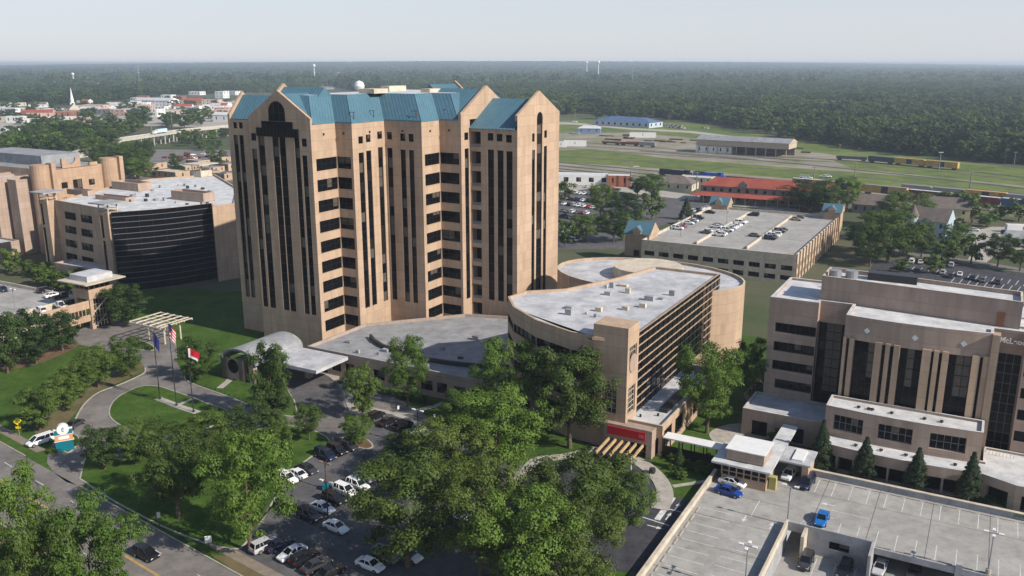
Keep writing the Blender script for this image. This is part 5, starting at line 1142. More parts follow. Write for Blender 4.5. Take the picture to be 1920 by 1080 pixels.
NT = [  # label, trunk column, trunk foot row, crown width, crown top row, colour, kind
 ('tall bright green tree over the car park edge by the pavement', 470, 1035, 185, 818, 'bright', 'big'),
 ('olive leaved spreading tree on the lot lawn beside the road', 335, 972, 160, 815, 'olive', 'big'),
 ('small round tree on the lawn corner opposite the monument sign', 197, 880, 88, 803, 'dark', 'low'),
 ('large tree overhanging the front car park cars', 765, 1062, 235, 866, 'olive', 'big'),
 ('dense tree at the car park corner, beside the overhanging one', 900, 1085, 200, 880, 'olive', 'big'),
 ('broad tree beside the emergency drive loop', 1055, 1045, 215, 868, 'olive', 'big'),
 ('leaning tree at the garage wall end of the emergency drive', 990, 1130, 220, 930, 'bright', 'big'),
 ('spreading tree over the emergency drive, next to the deck parapet', 1150, 1010, 150, 885, 'green', 'big'),
 ('tree over the emergency drive, standing below the spreading one', 1075, 1130, 190, 965, 'olive', 'big'),
 ('thin pale tree in front of the timber pergola', 1128, 990, 130, 852, 'olive', 'low'),
 ('huge tree shading the front of the emergency wing', 1068, 840, 178, 655, 'olive', 'big'),
 ('tall tree between podium windows and emergency wing', 950, 795, 130, 645, 'bright', 'big'),
 ('bright round tree before the podium corner', 930, 900, 190, 735, 'bright', 'big'),
 ('olive tree behind the car park light pole', 848, 935, 165, 795, 'olive', 'big'),
 ('slender tree reaching above the podium roof edge', 765, 762, 90, 638, 'bright', 'big'),
 ('leafy tree in front of the podium windows by the drop off', 680, 785, 72, 690, 'green', 'low'),
 ('dense round tree on the mulch island of the car park', 668, 834, 66, 782, 'bright', 'low'),
 ('dark round tree on the car park median', 757, 872, 70, 810, 'dark', 'low'),
 ('low tree beside the podium garden path', 862, 822, 88, 738, 'green', 'low'),
 ('big leafy tree beside the emergency wing patio', 1325, 812, 135, 655, 'bright', 'big'),
 ('dark tree wedged between emergency wing and medical plaza', 1408, 772, 85, 640, 'green', 'big'),
 ('lawn tree with bare mulched trunk nearest the car park', 527, 853, 56, 783, 'green', 'big'),
 ('lawn tree with bare mulched trunk by the drive kerb', 580, 826, 62, 760, 'green', 'big'),
 ('full dark tree in front of the curved glass wall', 233, 612, 92, 536, 'dark', 'low'),
 ('dense bushy tree beside the porte cochere piers', 372, 712, 84, 640, 'green', 'low'),
 ('wide shrubby tree at the tip of the oval lawn', 300, 852, 84, 790, 'green', 'low'),
 ('bushy tree on lot lawn beside the small corner tree', 255, 872, 84, 795, 'green', 'low'),
 ('low tree on the lot lawn facing the flagpoles', 395, 846, 88, 772, 'green', 'low'),
 ('round tree on the lot lawn under the magnolia', 450, 836, 80, 768, 'dark', 'low'),
 ('olive tree tucked behind the olive spreading tree', 385, 900, 95, 815, 'olive', 'big'),
 ('yellow green tree behind the tall bright one', 465, 900, 70, 812, 'bright', 'low'),
 ('leafy tree beside the drop off kerb, under the magnolia', 510, 800, 92, 735, 'dark', 'low'),
]
for a in NT: ptree(*a)
ptree('tall conical magnolia on the entrance lawn', 512, 785, 86, 650, 'green', 'low', 'magnolia_tree')
for u, vb, w, vt, lb in ((1537, 888, 56, 786, 'conical evergreen beside the elevator pavilion canopy'), (1618, 907, 60, 818, 'conical evergreen before the arcade, second from the elevator pavilion'), (1715, 928, 60, 838, 'conical evergreen before the arcade, third from the elevator pavilion'), (1814, 950, 64, 846, 'conical evergreen beside the strip of ground cover')):
    ptree(lb, u, vb-6, w, vt, 'pine', 'cone', 'evergreen_tree', 'evergreens in front of the arcade')
for u, vb, w, vt, lb in ((15, 700, 88, 590, 'deep green lawn tree at the mulch strip end'), (68, 682, 92, 588, 'deep green lawn tree in the middle of the mulch strip'), (118, 658, 78, 586, 'deep green lawn tree beside the garage bridge'), (-40, 715, 90, 600, 'deep green lawn tree at garage parapet')):
    ptree(lb, u, vb, w, vt, 'dark', 'low', 'leafy_tree', 'dark trees along the garage')
for u, vb, w, vt, lb in ((240, 705, 68, 634, 'small tree where drive bends under the stair pavilion'), (185, 726, 72, 652, 'small tree on the drive verge, next after the bend'), (148, 746, 66, 680, 'small tree on the drive verge, third after the bend'), (120, 770, 76, 705, 'small tree on the drive verge near yellow sign'), (75, 808, 86, 732, 'small tree right above the yellow road sign')):
    ptree(lb, u, vb, w, vt, 'green', 'low', 'leafy_tree', 'small trees along the entrance drive')
for u, vb, w, vt, c_, lb in ((40, 1130, 165, 893, 'bright', 'big roadside tree across the road from the monument sign'), (-45, 1100, 150, 905, 'green', 'roadside tree across the road at the lane dashes'), (185, 1180, 180, 950, 'bright', 'big roadside tree across the road from the black car'), (110, 1200, 150, 975, 'green', 'roadside tree between two larger roadside trees')):
    ptree(lb, u, vb, w, vt, c_, 'big', 'leafy_tree', 'roadside trees across the road')
MT = [(1125, 412, 46, 352), (1152, 372, 28, 358), (1173, 420, 62, 368), (1221, 372, 52, 332), (1195, 366, 34, 338), (1222, 412, 42, 366), (1098, 455, 60, 408), (1150, 455, 50, 402), (1168, 452, 40, 410), (1058, 380, 34, 345), (1060, 462, 40, 418), (1190, 440, 40, 400),
 (1515, 398, 92, 345), (1587, 398, 50, 338), (1545, 400, 50, 352), (1692, 430, 86, 368), (1665, 490, 112, 402), (1630, 500, 60, 440), (1742, 402, 44, 368), (1775, 405, 40, 366), (1800, 410, 44, 366), (1822, 418, 40, 370), (1795, 432, 18, 414), (1790, 476, 54, 428), (1727, 482, 50, 425), (1772, 494, 44, 455), (1820, 494, 44, 445), (1870, 500, 50, 446), (1912, 508, 48, 450), (1910, 415, 40, 376), (1750, 512, 38, 482), (1700, 476, 60, 432), (1610, 470, 60, 425), (1850, 425, 30, 405), (1640, 450, 50, 400), (1875, 412, 36, 390), (1690, 512, 26, 494)]
MC = ['green', 'green', 'dark', 'bright', 'olive']
for i, (u, vb, w, vt) in enumerate(MT):
    near = 'station car park' if u < 1300 else 'red roofed station' if u < 1600 else 'cottages along the railway' if vb < 440 else 'east car park'
    sz = 'small' if w < 42 else 'large' if w > 65 else 'mid sized'
    ptree('%s %s leafy tree near the %s' % (sz, {'green': 'mid green', 'dark': 'dark green', 'bright': 'light green', 'olive': 'olive green'}[MC[i % 5]], near), u, vb, w*1.2, vt-5, MC[i % 5], 'big' if w > 45 else 'mid', group='trees near the '+near)
ptree('narrow conical tree in the station car park', 1286, 412, 32, 370, 'dark', 'cone', 'conical_tree')
# clusters on the town side
def inpoly(x, y, pts):
    c = False
    for (x1, y1), (x2, y2) in zip(pts, pts[1:]+pts[:1]):
        if (y1 > y) != (y2 > y) and x < (x2-x1)*(y-y1)/(y2-y1)+x1: c = not c
    return c
def cluster(poly, n, wr, hr, label, group, cols=('green', 'dark', 'bright'), kind='mid', seed=1, gap=.55):
    rnd = random.Random(seed); done = []; x0, x1 = min(p[0] for p in poly), max(p[0] for p in poly); y0, y1 = min(p[1] for p in poly), max(p[1] for p in poly); tries = 0
    while len(done) < n and tries < 4000:
        tries += 1; u, v = rnd.uniform(x0, x1), rnd.uniform(y0, y1)
        if not inpoly(u, v, poly): continue
        p = P(u, v); w = rnd.uniform(*wr)
        if any((p-q).length < (w+w2)*.5*gap for q, w2 in done): continue
        done.append((p, w)); cl_ = rnd.choice(cols); f_ = (w-wr[0])/(wr[1]-wr[0]); tree('%s %s, %s crowned' % ('smaller' if f_ < .33 else 'broad' if f_ > .66 else 'medium', label, {'dark': 'dark green', 'green': 'mid green', 'bright': 'light green'}[cl_]), p, w, rnd.uniform(*hr)*w/wr[1]*1.1, cl_, kind, group=group)
cluster([(10, 300), (20, 262), (60, 240), (75, 262), (150, 270), (150, 290), (70, 305)], 34, (13, 22), (13, 18), 'leafy tree beside the town road', 'trees beside the town road', seed=2)
cluster([(60, 262), (75, 245), (165, 245), (170, 268), (100, 270)], 24, (13, 20), (12, 16), 'leafy tree between town road and town buildings', 'trees between town road and town', seed=3)
cluster([(165, 258), (185, 238), (290, 228), (275, 244), (215, 262)], 22, (13, 20), (13, 17), 'dark leafy tree behind the overpass ramp', 'trees behind the overpass ramp', ('dark', 'green'), seed=4)
cluster([(290, 232), (375, 228), (380, 240), (300, 246)], 14, (13, 18), (12, 15), 'dark leafy tree behind the overpass deck', 'trees behind the overpass deck', ('dark', 'green'), seed=5)
cluster([(165, 300), (180, 275), (255, 275), (280, 300), (270, 345), (205, 350), (190, 320)], 16, (15, 24), (15, 20), 'large leafy tree in front of the overpass', 'trees in front of the overpass', ('green', 'dark'), 'big', seed=6, gap=.6)
cluster([(340, 262), (425, 258), (425, 285), (345, 282)], 12, (8, 15), (8, 12), 'small tree under the overpass columns', 'trees under the overpass', seed=7)
cluster([(290, 310), (430, 290), (430, 345), (290, 345)], 14, (6, 10), (6, 9), 'small tree among the tan clinics', 'trees among the tan clinics', ('dark', 'green'), seed=8)
cluster([(0, 520), (60, 500), (140, 535), (165, 560), (100, 545)], 11, (5, 8), (6, 9), 'hedge tree along the garage back wall', 'hedge trees behind the garage', ('green',), seed=9, gap=.4)
cluster([(-20, 236), (-20, 200), (160, 198), (240, 196), (430, 180), (430, 232), (300, 224), (180, 232)], 75, (10, 17), (10, 14), 'street tree between town buildings', 'street trees of the town', ('dark', 'green'), seed=10)
cluster([(1100, 222), (1350, 224), (1350, 234), (1290, 230), (1130, 226)], 16, (14, 20), (14, 19), 'tree at the edge of wood behind the blue roof', 'trees behind the blue roof building', ('dark', 'green'), seed=11)
for (u, v) in ((338, 304), (352, 298)): ptree('red leaved ornamental tree by the underpass car park', u, v, 16, v-12, 'red', 'mid', group='red leaved trees')
# shrubs: garden bed and sign hedge
def shrub(label, u, v, w, h, col, group): tree(label, P(u, v), w, h, col, 'mid', 'shrub', group)['category'] = 'shrub'
rs = random.Random(31)
GB = [(1236, 868), (1248, 845), (1345, 868), (1338, 888), (1275, 902)]
k_ = 0
while k_ < 34:
    u, v = rs.uniform(1232, 1345), rs.uniform(842, 904)
    if inpoly(u, v, GB): shrub('low garden shrub in bed below the covered walkway', u, v, rs.uniform(1.6, 2.4), rs.uniform(1.0, 1.6), rs.choice(['green', 'olive', 'green']), 'shrubs below the covered walkway'); k_ += 1
ptree('young conifer in the shrub bed by the covered walkway', 1272, 880, 26, 832, 'dark', 'cone', 'conical_tree')
for i in range(9): shrub('clipped shrub around the foot of monument sign', 100+i*6.2, 849-i*2.2, 2.2, 1.0, 'green', 'shrubs around the monument sign')
for i in range(7): shrub('round shrub on small drive lawn', 243+i*6.5, 640+i*2.8, 2.0, 1.0, 'dark', 'shrubs on the small drive lawn')
for i in range(26):
    u = rs.uniform(1838, 1940); v = 938+(u-1850)*.24+rs.uniform(-14, 6); shrub('low shrub on the strip behind the garage deck', u, v, rs.uniform(2, 3), rs.uniform(.7, 1.2), rs.choice(['bright', 'green']), 'shrubs behind the garage deck')
for i in range(14): shrub('shrub along the podium wall', 640+i*13, 716+i*3.1+3, 2.2, 1.3, rs.choice(['dark', 'green']), 'shrubs along the podium wall')
for (u, v) in ((1462, 835), (1452, 838)): shrub('round shrub beside the elevator pavilion', u, v, 3.4, 3.2, 'dark', 'shrubs beside the elevator pavilion')
# ================================================================== cars
def carmesh(kind):
    S = {'sedan': ([(-2.37, .45, .80, .78), (-2.22, .28, .98, .86), (-1.2, .25, 1.0, .91), (.6, .25, .98, .91), (1.25, .25, .95, .90), (1.95, .27, .83, .87), (2.28, .32, .70, .80), (2.38, .42, .58, .70)], (-1.8, 1.15, -1.0, .3, .97, 1.45), None),
         'suv': ([(-2.36, .5, 1.0, .82), (-2.25, .33, 1.10, .90), (-1.2, .3, 1.12, .94), (.6, .3, 1.10, .94), (1.15, .3, 1.08, .93), (1.95, .32, 1.0, .90), (2.28, .36, .86, .84), (2.38, .46, .70, .74)], (-2.25, 1.2, -2.0, .45, 1.08, 1.74), None),
         'van': ([(-2.55, .5, 1.05, .86), (-2.48, .33, 1.10, .94), (-1.2, .3, 1.12, .97), (.8, .3, 1.08, .97), (1.5, .3, 1.02, .95), (2.1, .32, .90, .90), (2.45, .36, .76, .84), (2.55, .46, .62, .74)], (-2.45, 1.75, -2.3, .75, 1.06, 1.76), None),
         'pickup': ([(-2.85, .55, 1.08, .90), (-2.8, .42, 1.1, .95), (-1.0, .4, 1.1, .97), (.7, .4, 1.12, .97), (1.3, .4, 1.12, .96), (2.3, .42, 1.06, .94), (2.7, .46, .96, .90), (2.8, .52, .80, .80)], (-.85, 1.25, -.6, .6, 1.1, 1.82), (-2.7, -.95))}[kind]
    st, (g0, g1, r0, r1, zb, zr), bed = S; b = MB(); rings = []
    for x, zl, bt, w in st:
        n = len(b.v); rings.append(n); zm = (zl+bt)/2
        b.v += [(x, -w*.93, zl), (x, -w, zm), (x, -w*.97, bt-.10), (x, -w*.84, bt), (x, w*.84, bt), (x, w*.97, bt-.10), (x, w, zm), (x, w*.93, zl)]
    for a, c in zip(rings, rings[1:]):
        for j in range(8): b.f.append((a+j, a+(j+1) % 8, c+(j+1) % 8, c+j)); b.m.append(0)
    b.f += [tuple(reversed(range(rings[0], rings[0]+8))), tuple(range(rings[-1], rings[-1]+8))]; b.m += [0, 0]
    wb, wr = st[2][3]*.86, st[2][3]*.68
    B = [(g0, -wb, zb), (g1, -wb, zb), (g1, wb, zb), (g0, wb, zb)]; T = [(r0, -wr, zr), (r1, -wr, zr), (r1, wr, zr), (r0, wr, zr)]
    b.prism([(r0-.04, -wr-.02), (r1+.04, -wr-.02), (r1+.04, wr+.02), (r0-.04, wr+.02)], zr-.01, zr+.045)
    for i_ in range(4): b.bar(B[i_], T[i_], .10, .10)
    xm = (g0+g1)/2-.05
    for sgn in (-1, 1): b.bar((xm, sgn*wb*1.01, zb), ((r0+r1)/2, sgn*wr*1.03, zr), .11, .06)
    if kind in ('suv', 'van'):
        for sgn in (-1, 1): b.bar((r0+.75-.1, sgn*wb*1.0, zb), (r0+.75, sgn*wr*1.03, zr), .13, .06)
    if bed: b.box(bed[0], bed[1], -.72, .72, 1.06, 1.115, 1)
    for sgn in (-1, 1): b.box(g1-.55, g1-.4, sgn*(wb+.14)-.1, sgn*(wb+.14)+.1, zb+.02, zb+.17)
    body = b.mesh('body', [PAINT['white'], rubber]); g = MB(); ins_ = .012
    for i_ in range(4): g.quad(B[i_], B[(i_+1) % 4], T[(i_+1) % 4], T[i_])
    g.poly(T); gm_ = g.mesh('windows', carglass)
    xe, xs2 = st[-2][0], st[0][0]; hl = MB(); hl.box(-.10, .05, -.17, .17, -.07, .08); tl = MB(); tl.box(-.03, .06, -.14, .14, -.1, .12)
    bz = st[-2][2]
    return dict(body=body, glass=gm_, hl=hl.mesh('headlight', lampw), tl=tl.mesh('tail_light', lampr), hpos=(xe+.02, .60, bz-.12), tpos=(st[0][0]+.0, .62, st[0][2]-.06), ax=(st[0][0]+1.0, xe-.75), w=st[2][3], r=.36 if kind != 'sedan' else .33)
CM = {k: carmesh(k) for k in ('sedan', 'suv', 'van', 'pickup')}
t = MB(); t.tube([(0, -.11, 0), (0, .11, 0)], 1, 14); WH = t.mesh('wheel', rubber); t = MB(); t.tube([(0, -.125, 0), (0, .125, 0)], .62, 12); RM = t.mesh('rim', rim)
def car(label, at, ang, kind, col, group=None, z=.034, parts=True):
    c = CM[kind]; r_ = thing('parked_'+('car' if kind in ('sedan', 'suv') else kind), label, {'suv': 'car', 'sedan': 'car'}.get(kind, kind), at, z, ang, group)
    inst(c['body'], 'body', r_, m=PAINT[col]); inst(c['glass'], 'windows', r_)
    for x in c['ax']:
        for sg_ in (-1, 1):
            w = inst(WH, 'wheel', r_, (x, sg_*(c['w']-.07), c['r']), 0, (c['r'], 1, c['r']))
            if parts: inst(RM, 'rim', w)
    if parts:
        for sg_ in (-1, 1):
            inst(c['hl'], 'headlight', r_, (c['hpos'][0], sg_*c['hpos'][1], c['hpos'][2])); inst(c['tl'], 'tail_light', r_, (c['tpos'][0], sg_*c['tpos'][1], c['tpos'][2]))
    return r_
def pcar(label, u, v, du, dv, kind, col, group=None, h=0, z=None, parts=True):
    p = P(u, v, h+.3); q = P(u+du, v+dv, h+.3); d = q-p; return car(label, p, math.atan2(d.y, d.x), kind, col, group, (h+.036) if z is None else z, parts)
KN = {'sedan': 'sedan', 'suv': 'SUV', 'van': 'minivan', 'pickup': 'pickup truck'}
FL = 'cars parked in the front lot'
for u, v, du, dv, k, c, w in [
 (654, 838, 30, 14, 'sedan', 'charcoal', 'beside the mulch island'), (632, 847, 30, 14, 'suv', 'black', 'on the lawn side, next to the mulch island car'), (610, 856, 30, 14, 'van', 'navy', 'on the lawn side row, darkest blue'), (576, 882, 30, 14, 'sedan', 'charcoal', 'next to two white cars on lawn side'),
 (556, 891, -30, -14, 'sedan', 'white', 'between a charcoal sedan and a white SUV'), (538, 900, 30, 14, 'suv', 'white', 'under the tall bright green tree'), (700, 886, 30, 15, 'sedan', 'black', 'in the middle row near the round median tree'), (684, 897, 30, 15, 'sedan', 'silver', 'in the middle row beside a white SUV'),
 (671, 913, 30, 13, 'suv', 'white', 'with roof rack in the middle row'), (647, 923, 30, 13, 'suv', 'white', 'boxy, next to the black one in the middle row'), (626, 939, 30, 13, 'suv', 'black', 'large, in the middle row'), (605, 955, 30, 12, 'sedan', 'white', 'beside the boxy black off roader'), (580, 970, 30, 13, 'suv', 'charcoal', 'boxy, at the middle row end'),
 (630, 991, 30, 13, 'sedan', 'white', 'alone under the overhanging tree'), (497, 1026, 30, -14, 'suv', 'silver', 'behind the tall bright tree trunk'), (524, 1024, 30, -15, 'sedan', 'navy', 'by the pavement beside the white one'), (548, 1040, -30, 15, 'sedan', 'white', 'in the pavement row between dark cars'), (572, 1050, 30, -15, 'suv', 'black', 'in the pavement row'), (594, 1063, 30, -15, 'sedan', 'charcoal', 'in the pavement row beside the black SUV'), (620, 1076, 30, -15, 'sedan', 'black', 'last in the pavement row'),
 (694, 1062, 30, 12, 'sedan', 'white', 'across the aisle from the pavement row'), (724, 1046, 30, 13, 'suv', 'grey', 'next to the white sedan across the aisle'), (766, 1044, 30, 13, 'sedan', 'white', 'half hidden by the overhanging tree trunk'), (860, 967, 30, 14, 'sedan', 'white', 'seen between two crowns'), (868, 950, 30, 14, 'sedan', 'grey', 'behind the white one between crowns'),
 (704, 783, 30, -14, 'suv', 'black', 'at the podium path, nearest the drop off'), (727, 793, 30, -14, 'sedan', 'black', 'at the podium path, second from drop off'), (756, 801, 30, -14, 'suv', 'black', 'at the podium path beside the ladder truck'), (784, 809, 30, -12, 'pickup', 'silver', 'at the podium path'), (820, 815, 30, -12, 'sedan', 'white', 'at the podium path end'), (720, 880, 30, 14, 'suv', 'charcoal', 'under the dark round median tree')]:
    pcar('%s %s %s in the front lot' % (c, KN[k], w), u, v, du, dv, k, c, FL)
for u, v, du, dv, k, c, lb in [(1373, 907, 30, 9, 'sedan', 'white', 'white sedan beside the blue one at the deck parapet'), (1366, 924, 30, 9, 'sedan', 'blue', 'dark blue sedan beside the white one at the deck parapet'), (1480, 892, -20, 22, 'suv', 'white', 'white SUV beside the elevator pavilion kiosk'), (1513, 907, -18, 24, 'van', 'navy', 'navy minivan next to the white SUV on the deck'), (1541, 975, -10, 22, 'sedan', 'bright blue', 'bright blue hatchback beside the hatched corner of the deck')]:
    pcar(lb, u, v, du, dv, k, c, 'cars on the garage deck', DZ, DZ+.008)
for u, v, k, c, lb in [(1511, 1056, 'suv', 'charcoal', 'grey SUV on the sunken garage level beside yellow hatching'), (1583, 1072, 'suv', 'black', 'black SUV on the sunken garage level below the stair wall'), (1650, 1066, 'sedan', 'silver', 'silver sedan under the garage deck edge'), (1712, 1078, 'sedan', 'charcoal', 'charcoal sedan under the garage deck edge')]:
    pcar(lb, u, v, -9, 20, k, c, 'cars on the sunken garage level', LOWZ, LOWZ+.008)
for u, v, du, dv, k, c, lb in [(5, 544, 20, 8, 'sedan', 'navy', 'navy sedan by the ramp of the left garage'), (86, 546, 20, -4, 'suv', 'black', 'black SUV against the garage back parapet'), (99, 555, 20, -4, 'sedan', 'white', 'white sedan between dark cars on the garage roof'), (119, 557, 20, -4, 'pickup', 'charcoal', 'dark pickup near the stair pavilion'), (133, 570, 20, -4, 'suv', 'black', 'black SUV half hidden by the stair pavilion'), (113, 575, -20, -8, 'pickup', 'white', 'white pickup at the garage front parapet'), (76, 584, -20, -8, 'suv', 'white', 'white SUV at the garage front parapet'), (41, 594, 20, 8, 'sedan', 'grey', 'grey sedan at the garage front parapet')]:
    pcar(lb, u, v, du, dv, k, c, 'cars on the left garage roof', 6, 6.01)
pcar('white minivan waiting at the drive mouth beside the monument sign', 76, 829, -30, 10, 'van', 'white')
pcar('dark charcoal sedan on the drive behind the monument sign', 141, 797, 20, -12, 'sedan', 'charcoal')
pcar('black SUV driving on the road past roadside trees', 274, 1042, 30, 14, 'suv', 'black')
rc_ = random.Random(14); CC = ['white', 'white', 'black', 'silver', 'grey', 'charcoal', 'navy', 'white', 'red', 'tan']; e2a = math.atan2(E2.y, E2.x); e1a = math.atan2(E1.y, E1.x)
GG = 'cars on the station garage roof'
for x, ys_ in ((3.4, [2, 3, 4, 7, 8, 9, 10, 12, 18]), (15.5, [1, 2, 6, 7]), (21.5, [0, 1, 2, 4, 5, 6, 7, 8, 9, 11, 12, 19]), (33.3, [2]), (39.6, [1, 2, 3, 4, 7, 8, 18, 20]), (51, [22])):
    for k in ys_:
        c = rc_.choice(CC); kd = rc_.choice(['sedan', 'sedan', 'suv']); p = wor(SG, x, SD+10+(k+5.5)*2.7)
        row = {3.4: 'along the station side parapet', 15.5: 'beside the first divider', 21.5: 'behind the first divider', 33.3: 'beside the second divider', 39.6: 'behind the second divider', 51: 'at the brick pier parapet'}[x]
        car('%s %s %s of the station garage roof' % (c, KN[kd], row), p, e1a+(math.pi if rc_.random() < .4 else 0), kd, c, GG, 9.014, False)
GS = 'cars in the station car park'
for (u0, v0, u1, v1, n) in ((1062, 362, 1112, 366, 7), (1060, 374, 1118, 380, 8), (1058, 384, 1112, 391, 7), (1056, 397, 1100, 402, 6), (1056, 408, 1106, 415, 7), (1062, 424, 1088, 430, 4), (1058, 436, 1080, 442, 4), (1062, 450, 1084, 452, 4), (1180, 372, 1215, 378, 5), (1050, 350, 1060, 351, 2), (1100, 352, 1150, 356, 4), (1300, 398, 1325, 392, 4)):
    for k in range(n):
        f_ = k/max(1, n-1); c = rc_.choice(CC); kd = rc_.choice(['sedan', 'sedan', 'suv', 'van']); p = P(u0+(u1-u0)*f_, v0+(v1-v0)*f_)
        where = 'under the trees' if v0 > 420 else 'near the white warehouse' if v0 < 370 and u0 < 1170 else 'along the hut side' if u0 > 1170 else 'in the middle aisles'
        car('%s %s %s of the station car park' % (c, KN[kd], where), p, e2a+rc_.choice([0, math.pi])+rc_.uniform(-.05, .05), kd, c, GS, .036, False)
GE = 'cars in the east car park'
for u, v, k, c in ((1767, 514, 'suv', 'silver'), (1781, 520, 'sedan', 'charcoal'), (1799, 517, 'sedan', 'white'), (1822, 524, 'sedan', 'navy'), (1841, 528, 'sedan', 'grey'), (1870, 532, 'sedan', 'charcoal'), (1686, 504, 'suv', 'black'), (1709, 493, 'van', 'white'), (1726, 494, 'sedan', 'white'), (1783, 500, 'suv', 'silver'), (1697, 500, 'sedan', 'white')):
    car('%s %s in the east car park behind the medical plaza' % (c, KN[k]), P(u, v), e2a, k, c, GE, .036, False)
for u, v, k, c in ((1815, 430, 'sedan', 'charcoal'), (1826, 433, 'sedan', 'white'), (1887, 439, 'suv', 'navy'), (1899, 441, 'pickup', 'charcoal'), (1845, 420, 'suv', 'black'), (1817, 440, 'sedan', 'white')):
    car('%s %s on the pale gravel lot by the yellow house' % (c, KN[k]), P(u, v), e1a, k, c, 'cars on the gravel lot', .036, False)
for (u, v, n, wh) in ((1245, 235, 12, 'beside the blue roof building'), (1250, 239, 12, 'beside the blue roof building'), (1075, 229, 3, 'at the yard end of the track road'), (1318, 241, 4, 'on the grass near the yard road'), (1070, 250, 6, 'by the blue store')):
    for k in range(n): c = rc_.choice(['white', 'white', 'silver', 'grey']); kd = rc_.choice(['sedan', 'suv', 'pickup']); car('%s %s %s' % (c, KN[kd], wh), P(u+k*3.0, v+k*.25), e2a, kd, c, 'cars beyond the rail yard', .13, False)
for u, v, kd in ((1507, 334, 'van'), (1515, 336, 'pickup'), (1552, 333, 'suv'), (1545, 333, 'pickup')): car('white %s standing on the gravel between tracks' % KN[kd], P(u, v), e1a, kd, 'white', 'work trucks in the yard', .16, False)
for k in range(16): c = rc_.choice(CC); car('%s car under the overpass beyond the clinics' % c, P(rc_.uniform(300, 425), rc_.uniform(290, 300)), rc_.uniform(0, 3), 'sedan', c, 'cars by the overpass', .09, False)
# ================================================================== flags, signs, lamps, people
def flag(label, u, v, vtop, cols, drop, group='flagpoles on the oval lawn', ex=1.6):
    p = P(u, v, .15); h = HV(vtop, p.y); r_ = thing('flagpole', label, 'flagpole', p, .157, 0, group); t = MB(); t.tube([(0, 0, 0), (0, 0, h)], [.13, .07], 8); t.build('pole', darksteel, r_); t = MB(); t.tube([(0, 0, 0), (0, 0, .25)], .3, 10); t.build('foot', darksteel, r_); t = MB(); t.tube([(0, 0, h), (0, 0, h+.12), (0, 0, h+.24)], [.02, .13, .02], 8); t.build('ball', mat('gold_ball', (.5, .35, .1), .4, 0) if 'gold_ball' not in MATS else MATS['gold_ball'], r_)
    t = MB(); n = 10; m_ = 8
    def fp(i, j): s_, q = i/n, j/m_; x = .08+ex*s_*(1-.25*q); return (x, .3*math.sin(s_*7+q*2)*s_, h-.3-drop*q-s_*s_*drop*.55)
    for i in range(n):
        for j in range(m_): t.quad(fp(i, j), fp(i+1, j), fp(i+1, j+1), fp(i, j+1), cols(i, j))
    t.build('flag', [mat('flag_%s_%d' % (u, k), c, .8, 0) for k, c in enumerate(((.012, .018, .10), (.6, .6, .6), (.5, .012, .03)))], r_)
flag('tall flagpole with hanging dark blue flag on the oval lawn', 300, 748, 622, lambda i, j: 0, 3.2, ex=1.0)
flag('tall flagpole with striped flag on the oval lawn', 331, 760, 606, lambda i, j: 0 if i < 4 and j < 4 else (2 if j % 2 == 0 else 1), 3.2, ex=1.3)
flag('shorter flagpole flying a red flag with white edge', 363, 772, 652, lambda i, j: 2 if j < 6 and i > 1 else 1, 2.0, ex=2.3)
ms = thing('monument_sign', 'teal roadside monument sign with round white emblem on top', 'sign', P(123, 845), .14, R(28), None, (.78, .78, .78))
tealp = mat('teal_paint', (.005, .13, .17), .4, .05); t = MB(); t.prism([(-2.0, -.5), (2.0, -.5), (2.0, .5), (-2.0, .5)], 0, 2.6); t.build('base', tealp, ms); t = MB(); t.box(-2.0, 2.0, -.49, .49, 2.68, 4.2); t.build('message_band', mat('orange_band', (.55, .27, .13), .6, .1, 2), ms)
t = MB(); t.box(-2.2, 2.2, -.6, .6, 2.601, 2.679); t.box(-2.2, 2.2, -.6, .6, 4.201, 4.3); split(t, 'white_rule', white, ms); t = MB(); t.box(-2.0, 2.0, -.5, .5, 4.301, 5.5); t.build('header', tealp, ms)
t = MB(); t.box(-1.2, 1.2, -.53, -.495, 3.1, 3.9); t.build('lit_message', white, ms); t = MB(); t.box(-2.1, 2.1, -.35, .35, 5.501, 5.7); t.build('cap', white, ms)
t = MB(); t.tube([(0, -.62, 5.6), (0, .62, 5.6)], 1.35, 24); t.build('emblem_disc', white, ms); t = MB(); t.tube([(.25*math.cos(a), -.64, 5.6+.45*math.sin(a)) for a in [R(q) for q in range(20, 340, 20)]], .07, 6); t.bar((0, -.64, 5.0), (.1, -.64, 6.3), .12, .06); t.build('emblem', tealp, ms)
ys = thing('warning_sign', 'yellow diamond pedestrian warning sign on a post by the road', 'sign', P(37, 818), .02, R(20)); t = MB(); t.tube([(0, 0, 0), (0, 0, 3.2)], .06, 8); t.build('post', steel, ys)
yel = mat('sign_yellow', (.75, .55, .0), .5, 0); t = MB(); t.poly([(-.85, -.07, 3.2), (0, -.07, 2.35), (.85, -.07, 3.2), (0, -.07, 4.05)]); t.poly([(0, -.03, 4.05), (.85, -.03, 3.2), (0, -.03, 2.35), (-.85, -.03, 3.2)]); t.build('diamond_plate', yel, ys); t = MB(); t.box(-.45, .45, -.1, -.07, 1.7, 2.2); t.build('lower_plate', yel, ys)
t = MB(); t.tube([(0, -.1, 3.5), (0, -.08, 3.5)], .12, 8); t.bar((0, -.09, 3.4), (0, -.09, 3.05), .14, .03); t.bar((0, -.09, 3.1), (-.2, -.09, 2.75), .09, .03); t.bar((0, -.09, 3.1), (.2, -.09, 2.75), .09, .03); t.build('pedestrian_symbol', darksteel, ys)
